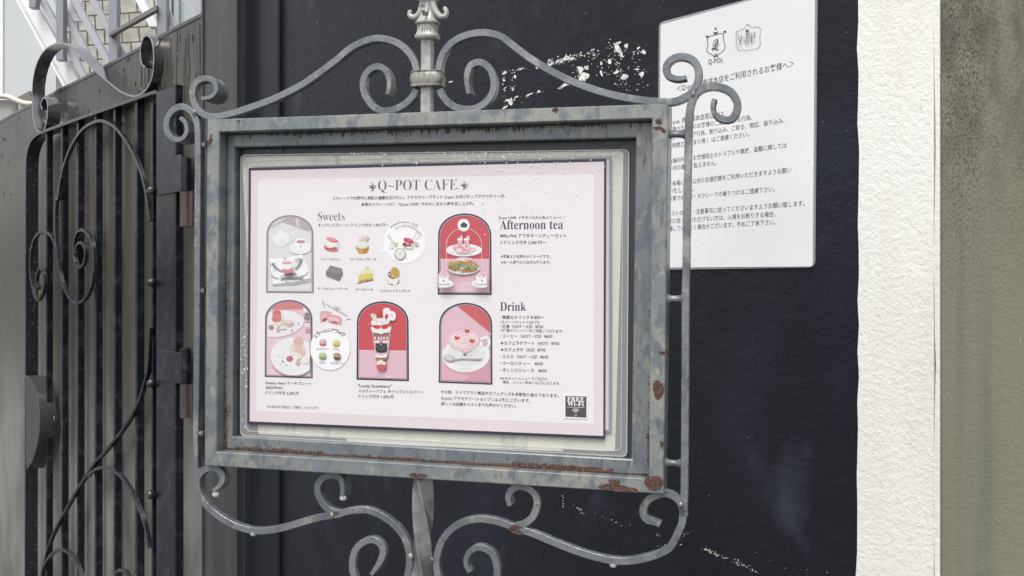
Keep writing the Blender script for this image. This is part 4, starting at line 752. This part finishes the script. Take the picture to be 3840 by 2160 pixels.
for x, y, rx, ry, c, ro in ((370, 940, 110, 40, 'c09a58', 8), (360, 860, 90, 30, 'cda25f', -6), (430, 890, 100, 34, 'a3ad7c', -4), (590, 965, 120, 38, 'b98a58', -4), (620, 920, 115, 34, '98a974', -6), (610, 870, 110, 34, 'c39161', 6), (440, 845, 80, 26, 'c39a6a', 0), (300, 920, 50, 26, 'b58a4f', 20), (500, 980, 40, 24, 'c59a68', 0)): p.E(x, y, rx, ry, c, ro, wob=.05, wn=9)
for i in range(60): p.E(random.uniform(320, 720), random.uniform(870, 950), random.uniform(8, 18), 7, random.choice(('8fa866', 'c8d3a4', 'b1c088', '6f8a4a', 'd9dfbf', 'c9a765')), random.uniform(-40, 40), 7)
for i in range(34): p.E(random.uniform(270, 720), random.choice((random.uniform(830, 870), random.uniform(945, 985))), random.uniform(10, 22), 7, random.choice(('d8b26f', 'a97b42', 'c58d5a', 'e0c08a')), random.uniform(-40, 40), 7)
for cx, s in ((205, -1), (800, 1)):
    p.E(cx+5, 1178, 160, 66, 'd0bfc8'); p.E(cx, 1170, 158, 64, 'eef0f1'); p.G([(cx-78, 1040), (cx+80, 1040), (cx+66, 1140), (cx+30, 1180), (cx-40, 1180), (cx-66, 1130)], 'f4f5f6', 3); p.E(cx+10, 1040, 84, 46, 'eeccd4'); p.E(cx+10, 1032, 70, 36, 'f3dadf')
    for dx, dy in ((-20, -6), (30, 6), (5, -30), (50, -14)): p.E(cx+dx, 1038+dy, 14, 8, 'b8707f')
    p.E(cx+8, 1125, 10, 12, '6a6d70'); p.L([(cx-100*s*-1-60*0, 1150), (cx+40*s*-1, 1178)], 9, 'c2c6c8') if False else p.L([(cx-110, 1165), (cx-40, 1185), (cx+95, 1178)], 9, 'b9bec1', 3)
mn.add('printed_photo', p, fr2)
# 5: pink latte
fr5, p = picture(V5, (110, 935, 105, 1348, 1378), '4c4258', '4a3f52', 'e6bfcc')
p.G([(380, 155), (950, 620), (950, 100), (380, 100)], 'd4626b'); p.L([(378, 155), (930, 600)], 8, 'eed3d8'); p.G([(560, 1200), (920, 960), (920, 1380), (300, 1380), (330, 1240)], 'db9fb0', 0); p.G([(140, 1060), (420, 1200), (600, 1240), (400, 1400), (140, 1400)], 'e3b0bf')
p.E(545, 945, 385, 270, 'd9a1b0', -3); p.E(530, 915, 372, 268, 'eef0f1', -3); p.E(535, 900, 300, 190, 'e3e5e7', -3); p.L([(750, 680), (850, 640), (890, 740), (820, 830), (740, 840)], 44, 'edeff0', 6); p.E(820, 740, 36, 46, 'd8b7c2')
p.G([(340, 700), (720, 700), (660, 860), (600, 950), (470, 950), (390, 850)], 'dadcdf', 4); p.G([(340, 700), (560, 700), (520, 950), (470, 950), (390, 850)], 'e9ebed', 4)
p.E(505, 690, 245, 150, 'dfa9b6', -4); p.E(500, 680, 240, 150, 'efd0d6', -4); p.E(500, 665, 200, 120, 'f2d9dd', -4)
sp1 = [(505+(20+i*5.2)*math.cos(i*.42), 660+(12+i*3.4)*math.sin(i*.42)) for i in range(34)]; p.L(sp1, 14, 'e4b3bf'); p.L([(x+10, y+12) for x, y in sp1], 7, 'f8eaec')
for x, y, ro in ((550, 545, 0), (392, 650, -20), (625, 695, 20)): p.G([(x-38, y-26), (x-12, y-30), (x, y-14), (x+16, y-26), (x+40, y-16), (x+34, y+14), (x, y+34), (x-34, y+14)], 'd6524f', 3)
p.G([(400, 800), (500, 845), (640, 830), (560, 870), (440, 860)], 'e8c6cd', 3); p.L([(480, 892), (490, 912), (515, 918), (540, 908), (545, 892)], 8, '55525a', 3); p.E(512, 898, 12, 16, '55525a')
p.L([(340, 990), (450, 968), (600, 975), (770, 975)], 40, 'b9a3ab', 4); p.L([(340, 975), (450, 955), (600, 958), (780, 960)], 18, 'e9eaec', 4); p.E(270, 965, 90, 52, 'b49ca4', 22); p.E(262, 955, 76, 40, 'd9d2d5', 22); p.L([(640, 980), (780, 982)], 20, 'd4a3b0')
p.T('Q~POT CAFE', *V5((432, 1132), (600, 1128)), 'b3b4b8', .9, 0); mn.add('printed_photo', p, fr5)

# little pictures of the sweets
def mini(name, draw):
    p = Print(SIGN, MP); p.zm = VS; draw(p); return mn.add(name, p)
def d_mac(p):
    p.E(290, 620, 130, 55, 'd9767e', 12); p.E(285, 600, 128, 52, 'de9296', 12); p.E(300, 545, 115, 70, 'f0ece1', 10); p.E(310, 520, 105, 40, 'f4f1ea', 10); p.E(310, 468, 105, 40, 'db7f8b', 18); p.E(300, 455, 80, 22, 'e59da5', 18); p.E(410, 560, 36, 40, 'e5e5dc'); p.E(410, 558, 24, 28, 'f5f5ef'); p.E(412, 550, 9, 12, '6f6c6a'); p.E(350, 603, 26, 16, '7b7f77')
    for x in (210, 250, 300, 345): p.E(x, 615, 20, 14, 'c95a66', 20)
def d_cup(p):
    p.G([(725, 570), (945, 580), (920, 690), (830, 712), (765, 690)], 'cf963f', 3)
    for i, x in enumerate((765, 800, 835, 870, 905)): p.G([(x-8, 630), (x+8, 630), (x+6, 705), (x-6, 705)], 'e2b85b' if i < 3 else 'b97a33')
    p.E(835, 560, 112, 62, 'dbe8d6', wob=.04); p.E(835, 520, 92, 50, 'e6efe2', wob=.04); p.G([(770, 590), (840, 620), (910, 590), (890, 560), (790, 560)], 'dbe8d6', 3); p.E(830, 480, 55, 40, 'f2ebe6'); p.E(832, 452, 48, 45, 'e5c0c6'); p.E(826, 446, 28, 30, 'efd6d9'); p.E(845, 470, 22, 16, 'd8a0a9'); p.L([(890, 520), (925, 470)], 10, 'c9c6a6'); p.E(920, 432, 36, 40, 'b2b29c'); p.E(920, 432, 27, 31, 'f2f1e6'); p.E(922, 432, 10, 14, '77746c')
def d_cho(p):
    p.G([(195, 1110), (435, 1200), (505, 1080), (500, 1060), (440, 1160)], 'c9a99a'); p.G([(275, 912), (480, 965), (495, 1060), (432, 1190), (200, 1100), (195, 1025)], '84807f'); p.G([(275, 912), (480, 965), (495, 1060), (390, 1080), (200, 1020)], '8f8b8b'); p.L([(200, 1025), (395, 1080), (495, 1062)], 6, '767272'); p.L([(395, 1080), (432, 1185)], 5, '787474')
def d_che(p):
    p.G([(735, 1225), (1028, 1160), (1030, 1182), (745, 1242)], 'b08376'); p.G([(768, 1090), (1018, 1040), (1022, 1160), (768, 1212)], 'd9d26a'); p.G([(768, 1085), (880, 985), (1010, 985), (1020, 1045), (850, 1075)], 'e9e6b4', 2); p.G([(770, 1180), (1022, 1130), (1022, 1160), (768, 1215)], 'c9b04e'); p.E(920, 960, 28, 32, 'b9b8a4'); p.E(920, 960, 20, 24, 'f2efe6'); p.E(920, 962, 7, 12, '8a877c')
    for x in (830, 925, 1000): p.E(x, 1186-(x-800)*.1, 12, 8, '7a4f3c')
def d_bis(p):
    p.E(1370, 1215, 100, 48, 'dad8c4'); p.G([(1265, 1140), (1290, 1105), (1460, 1105), (1485, 1150), (1470, 1230), (1370, 1255), (1280, 1225)], 'f1eee8', 4); p.E(1350, 1100, 70, 42, '6d4a3c', 30); p.E(1325, 1060, 34, 44, '7d5747', 10); p.E(1318, 1070, 14, 20, 'efe6da'); p.E(1360, 1110, 24, 14, 'efe6da'); p.E(1412, 1040, 72, 100, 'e3c58c', -22); p.E(1418, 1035, 68, 94, 'c7a551', -22); p.L([(1275, 1160), (1300, 1230), (1370, 1248)], 8, 'c4b8a4', 4); p.L([(1480, 1160), (1470, 1215), (1440, 1235)], 12, '8d7466', 4); p.E(1355, 1243, 14, 8, '6a5a50')
for n_, d_ in (('macaron_print', d_mac), ('cupcake_print', d_cup), ('chocolate_cake_print', d_cho), ('cheesecake_print', d_che), ('biscuit_print', d_bis)): mini(n_, d_)
p = Print(SIGN, MP); p.zm = VS; WB = 'fbf9fd'
p.G([(1105, 680), (1270, 540), (1320, 660), (1270, 690)], WB); p.E(1580, 495, 365, 385, WB, n=48)
bub = mn.add('speech_bubble', p)
p = Print(SIGN, MP+.0003); p.zm = VS
p.L([(1290, 390), (1330, 440), (1370, 500), (1410, 560), (1440, 620)], 11, 'c8c39b'); p.E(1300, 400, 30, 34, 'c9c6a8'); p.E(1300, 400, 19, 23, WB); p.E(1365, 500, 30, 30, 'cdc9a4'); p.E(1365, 500, 17, 17, WB); p.E(1430, 535, 34, 32, 'd8d4b4'); p.E(1350, 590, 36, 36, 'd5d7d8'); p.E(1350, 590, 22, 24, 'eef0f0')
p.E(1500, 715, 100, 105, '8f9a8c'); p.E(1500, 712, 88, 93, 'dfe8dd'); p.E(1500, 708, 60, 62, 'eaf0e6'); p.E(1500, 705, 30, 32, 'ecd3d2')
p.L([(1715, 460), (1800, 310)], 7, 'cbc9c9'); p.L([(1760, 465), (1895, 365)], 7, 'cbc9c9'); p.E(1640, 560, 98, 58, 'e3cfd0', 10); p.E(1650, 600, 90, 20, 'efe9e6', 5); p.E(1650, 478, 92, 42, 'c9455f', 18); p.E(1655, 465, 60, 20, 'd96a80', 18); p.E(1605, 560, 34, 36, 'c65068'); p.E(1570, 540, 22, 28, '4c3a3c', 30); p.E(1672, 555, 28, 26, '3c3032'); p.E(1672, 555, 11, 10, 'd9c9c9'); p.E(1785, 535, 46, 32, 'ddbfae', 35)
mn.add('charm_print', p, bub)
p = Print(SIGN, MP+.0003); p.arc('アクセサリーがスイーツに♡', VS, 1580, 500, 330, -46, 40, 40, '77717c'); p.arc('スイーツがアクセサリーに♡', VS, 1590, 520, 285, -36, 60, 38, '77717c'); mn.add('arched_lettering', p, bub)
p = Print(SIGN, MP+.0005); p.zm = V3; p.G([(770, 970), (880, 905), (930, 1010), (890, 1000)], WB); p.E(1205, 875, 350, 378, WB, n=48); bub2 = mn.add('speech_bubble', p)
p = Print(SIGN, MP+.0008); p.zm = V3
for x, y, c1, c2, c3 in ((1080, 770, 'd99a9f', 'e8bcbe', 'b9767d'), (1318, 775, 'd8d27c', 'e6e6b4', 'c3ae4c'), (1080, 1000, 'a8c477', 'c6d9a0', '86a558'), (1335, 1005, 'a98a78', 'c2a592', '4a3a36')):
    p.E(x, y+25, 62, 38, c3); p.E(x, y+10, 60, 20, 'f2ece6', wob=.06); p.E(x, y-12, 62, 46, c1); p.E(x-8, y-22, 44, 26, c2)
    for i in range(7): p.E(x+random.uniform(-45, 45), y+random.uniform(-35, 40), 10, 5, random.choice((c2, c3)), random.uniform(0, 180), 7)
mn.add('macaron_print', p, bub2)
p = Print(SIGN, MP+.0008); p.arc('エラベルシアワセ♡', V3, 1205, 900, 322, -52, 46, 62, '55505f')
for t, x0, x1, y in (('ストロベリー', 962, 1185, 893), ('レモン', 1258, 1372, 898), ('メロン', 1015, 1128, 1136), ('チョコレート', 1215, 1440, 1142)): p.T(t, *V3((x0, y), (x1, y+1)), '5f5a66')
mn.add('arched_lettering', p, bub2)
p = Print(SIGN, MP); p.zm = V3
p.G([(1030, 240), (1100, 215), (1225, 235), (1220, 300), (1160, 380), (1080, 415), (1035, 410)], 'e2b2b6', 3); p.E(1110, 370, 46, 20, '7d4a4c', -30); p.E(1100, 300, 56, 44, 'e6bfbd', -20); p.G([(1160, 300), (1220, 280), (1390, 320), (1410, 420), (1380, 462), (1220, 430), (1165, 390)], 'e3a4ac', 3); p.G([(1190, 310), (1350, 345), (1365, 400), (1330, 415), (1200, 390)], 'ecc6c2', 3); p.G([(1230, 390), (1335, 412), (1330, 435), (1230, 412)], 'a5394f'); p.G([(1230, 390), (1335, 412), (1335, 420), (1230, 398)], '5f2c38')
mn.add('macaron_print', p)
p = Print(SIGN, MP); p.zm = V3; p.G([(1072, 50), (1088, 44), (1112, 165), (1104, 168)], '6a6474'); p.G([(1465, 380), (1565, 342), (1570, 356), (1480, 382)], '6a6474')
p.T('お好みの', *V3((1280, 155), (1392, 205)), '77717c'); p.T('マカロンをお選びいただけます', *V3((1130, 112), (1510, 322)), '77717c'); mn.add('slanted_lettering', p)
b = MB(M['drop']); dq = sp_([(927, 1590), (2268, 1646), (2273, 595), (932, 630)], MW)
for i in range(230):
    k = random.random()
    if k < .5: px, py = random.uniform(1300, 2300), 570+abs(random.gauss(0, 30))
    elif k < .85: px, py = random.gauss(1980, 170), 600+abs(random.gauss(0, 190))
    else: px, py = random.uniform(905, 930), random.uniform(1000, 1640)
    if not (905 < px < 2335 and 570 < py < 1680): continue
    a, h = SIGN.at(px, py, MW); r = random.uniform(.0004, .0010)*(1.5 if random.random() < .1 else 1); b.ball((a, h, MW+.0009), r, (1, random.uniform(1, 1.7), .5), 7)
mn.add('water_drops', b, smooth=True, kind='stuff')
# wifi sticker
q = R5((1240, 918), (1452, 922), (1452, 1137), (1242, 1130)); qa = sp_(q, MW)
wf = Thing('wifi_sticker', SIGN, qa[3][0], qa[3][1], 'small dark FREE Wi-Fi sticker in the corner of the pink menu', 'sticker')
b = MB(ink('f6f4f7')); b.prism(qa, MW+.0006, MW); wf.add('white_backing', b)
p = Print(SIGN, MW+.0007); p.zm = R5; p.G([(1256, 927), (1446, 934), (1446, 1126), (1256, 1116)], '58514f')
p.T(serif('FREE'), *R5((1272, 974), (1428, 980)), 'f4f2f4', .95, .01, 3); p.T(serif('Wi-Fi'), *R5((1274, 1017), (1424, 1022)), 'f4f2f4', .95, .012, 3); p.L([(1270, 1030), (1430, 1035)], 5, 'cfc8c4')
for r in (14, 28, 42): p.L([(1349+r*math.sin(R(a)), 1086-r*.95*math.cos(R(a))) for a in range(-48, 49, 8)], 6, 'f4f2f4')
p.T('Q', *R5((1340, 1112), (1358, 1113)), 'f4f2f4', 1.1, 0); wf.add('printed_face', p)

# ------------------------------------------------------------------ stairs and buildings behind the fence
B6 = BACK(6.2)
def bpoly(pl, pts, z1, z0, m, zf=SZ):
    b = MB(M[m]); b.prism(plane_pts(pl, zf(*pts), z1), z1, z0, .002); return b
stt = Thing('steel_staircase', B6, B6.at(150, 1080)[0], 0, 'white steel staircase with grey slanted railing bars beyond the fence', 'staircase')
stt.add('stringer', bpoly(B6, [(150, -70), (380, -70), (1480, 1920), (1240, 1920)], 0, -.06, 'wpaint'))
stt.add('stringer_flange', bpoly(B6, [(150, -70), (185, -70), (1275, 1920), (1240, 1920)], .05, -.06, 'wpaint'))
for x0, wd in ((470, 85), (655, 92), (862, 95), (1095, 88)):
    y0 = -70; k = .548; stt.add('railing_bar', bpoly(B6, [(x0+k*y0, y0), (x0+wd+k*y0, y0), (x0+wd+k*1500, 1500), (x0+k*1500, 1500)], .04, .0, 'lav'))
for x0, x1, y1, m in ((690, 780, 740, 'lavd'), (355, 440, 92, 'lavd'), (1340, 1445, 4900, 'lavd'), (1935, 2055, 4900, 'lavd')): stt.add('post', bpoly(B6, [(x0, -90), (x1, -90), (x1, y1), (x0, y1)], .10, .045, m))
stt.add('gusset', bpoly(B6, [(775, -60), (1000, -60), (1000, 262), (880, 262), (775, 110)], -.002, -.03, 'wpaint'))
stt.add('handrail', bpoly(B6, [(1350, 400), (1930, 60), (1935, 125), (1350, 450)], .14, .102, 'dgrey'))
stt.add('stringer', bpoly(B6, [(1640, -60), (1740, -60), (1960, 330), (1840, 330)], -.10, -.16, 'wpaint'))
stt.add('railing_bar', bpoly(B6, [(1940, 40), (2040, 40), (2420, 730), (2320, 730)], .04, 0, 'lav')); stt.add('railing_bar', bpoly(B6, [(2200, -60), (2320, -60), (2640, 520), (2520, 520)], .04, 0, 'lav'))
B9 = BACK(9.0); q = plane_pts(B9, SZ((700, 0), (2030, 0)))
bw = Thing('block_wall', B9, q[0][0], 0, 'weathered beige block wall behind the white staircase', 'wall', empty=False)
b = MB(M['block']); b.box(q[0][0], q[1][0], 0, 5.2, -.2, 0); bw.add('block_wall', b, kind='thing')
B7 = BACK(7.2); q = plane_pts(B7, SZ((-1500, 0), (690, 0)))
pw = Thing('pale_building', B7, q[1][0], 0, 'pale grey metal sided building at the far left', 'building')
b = MB(M['pwall']); b.box(-5.2, q[1][0], 0, 5.2, -.12, 0); pw.add('siding', b)
b = MB(M['wpaint']); x = plane_pts(B7, SZ((10, 0)))[0][0]; b.box(x, x+.02, 0, 5.2, .001, .012); pw.add('seam_strip', b)
q = plane_pts(B9, SZ((2040, 0), (2700, 0)))
gb = Thing('glass_building', B9, q[0][0], 0, 'pale green glazed building right of the block wall', 'building')
b = MB(M['glass']); b.box(q[0][0], q[1][0], 0, 5.2, -.3, -.05); gb.add('glazing', b)
b = MB(M['lav'])
for px in (2060, 2150, 2420, 2480): a = plane_pts(B9, SZ((px, 0)))[0][0]; b.box(a, a+.04, 0, 5.2, -.049, 0)
gb.add('mullions', b)
B58 = BACK(6.0)
ac = Thing('perforated_unit', B58, B58.at(20, 400)[0], B58.at(20, 600)[1], 'ivory metal unit with a perforated front by the left edge', 'vent unit')
q = plane_pts(B58, SZ((-300, 1225), (158, 1225), (158, 2200), (-300, 2200))); b = MB(M['ac']); b.prism(q, 0, -.5, .006); ac.add('casing', b)
b = MB(M['hole'])
for i in range(14):
    for j in range(14):
        (px, py), = SZ((-150+j*22+(i % 2)*11, 1240+i*22)); 
        if px > 46: continue
        a, h = B58.at(px, py, .001); b.prism([(a+.004*math.cos(t*1.047), h+.004*math.sin(t*1.047)) for t in range(6)], .001, -.002)
ac.add('perforation', b)
q = plane_pts(B58, SZ((170, 1270), (480, 1270), (480, 2200), (170, 2200))); du = Thing('ivory_box', B58, q[0][0], q[3][1], 'ivory casing below the grey duct, right of the perforated unit', 'casing', empty=False)
b = MB(M['ac']); b.prism(q, -.05, -.4, .005); du.add('ivory_box', b)
du = Thing('grey_duct', B58, q[0][0], q[0][1], 'short dark grey duct under the white stairs', 'duct', empty=False)
b = MB(M['dgrey']); b.prism(plane_pts(B58, SZ((185, 1212), (360, 1120), (400, 1250), (240, 1262))), .0, -.3, .004); du.add('grey_duct', b)
ho = Thing('ivory_hose', B58, B58.at(20, 380)[0], B58.at(20, 380)[1], 'thin ivory hose looping over the perforated unit', 'hose', empty=False)
b = MB(M['hose']); b.tube([(*B58.at(x, y, .03), .03) for x, y in SZ(*spline([(-200, 1290), (-60, 1200), (30, 1188), (110, 1200), (200, 1240), (300, 1275), (420, 1285)], 5))], .016, 10); ho.add('ivory_hose', b, smooth=True)
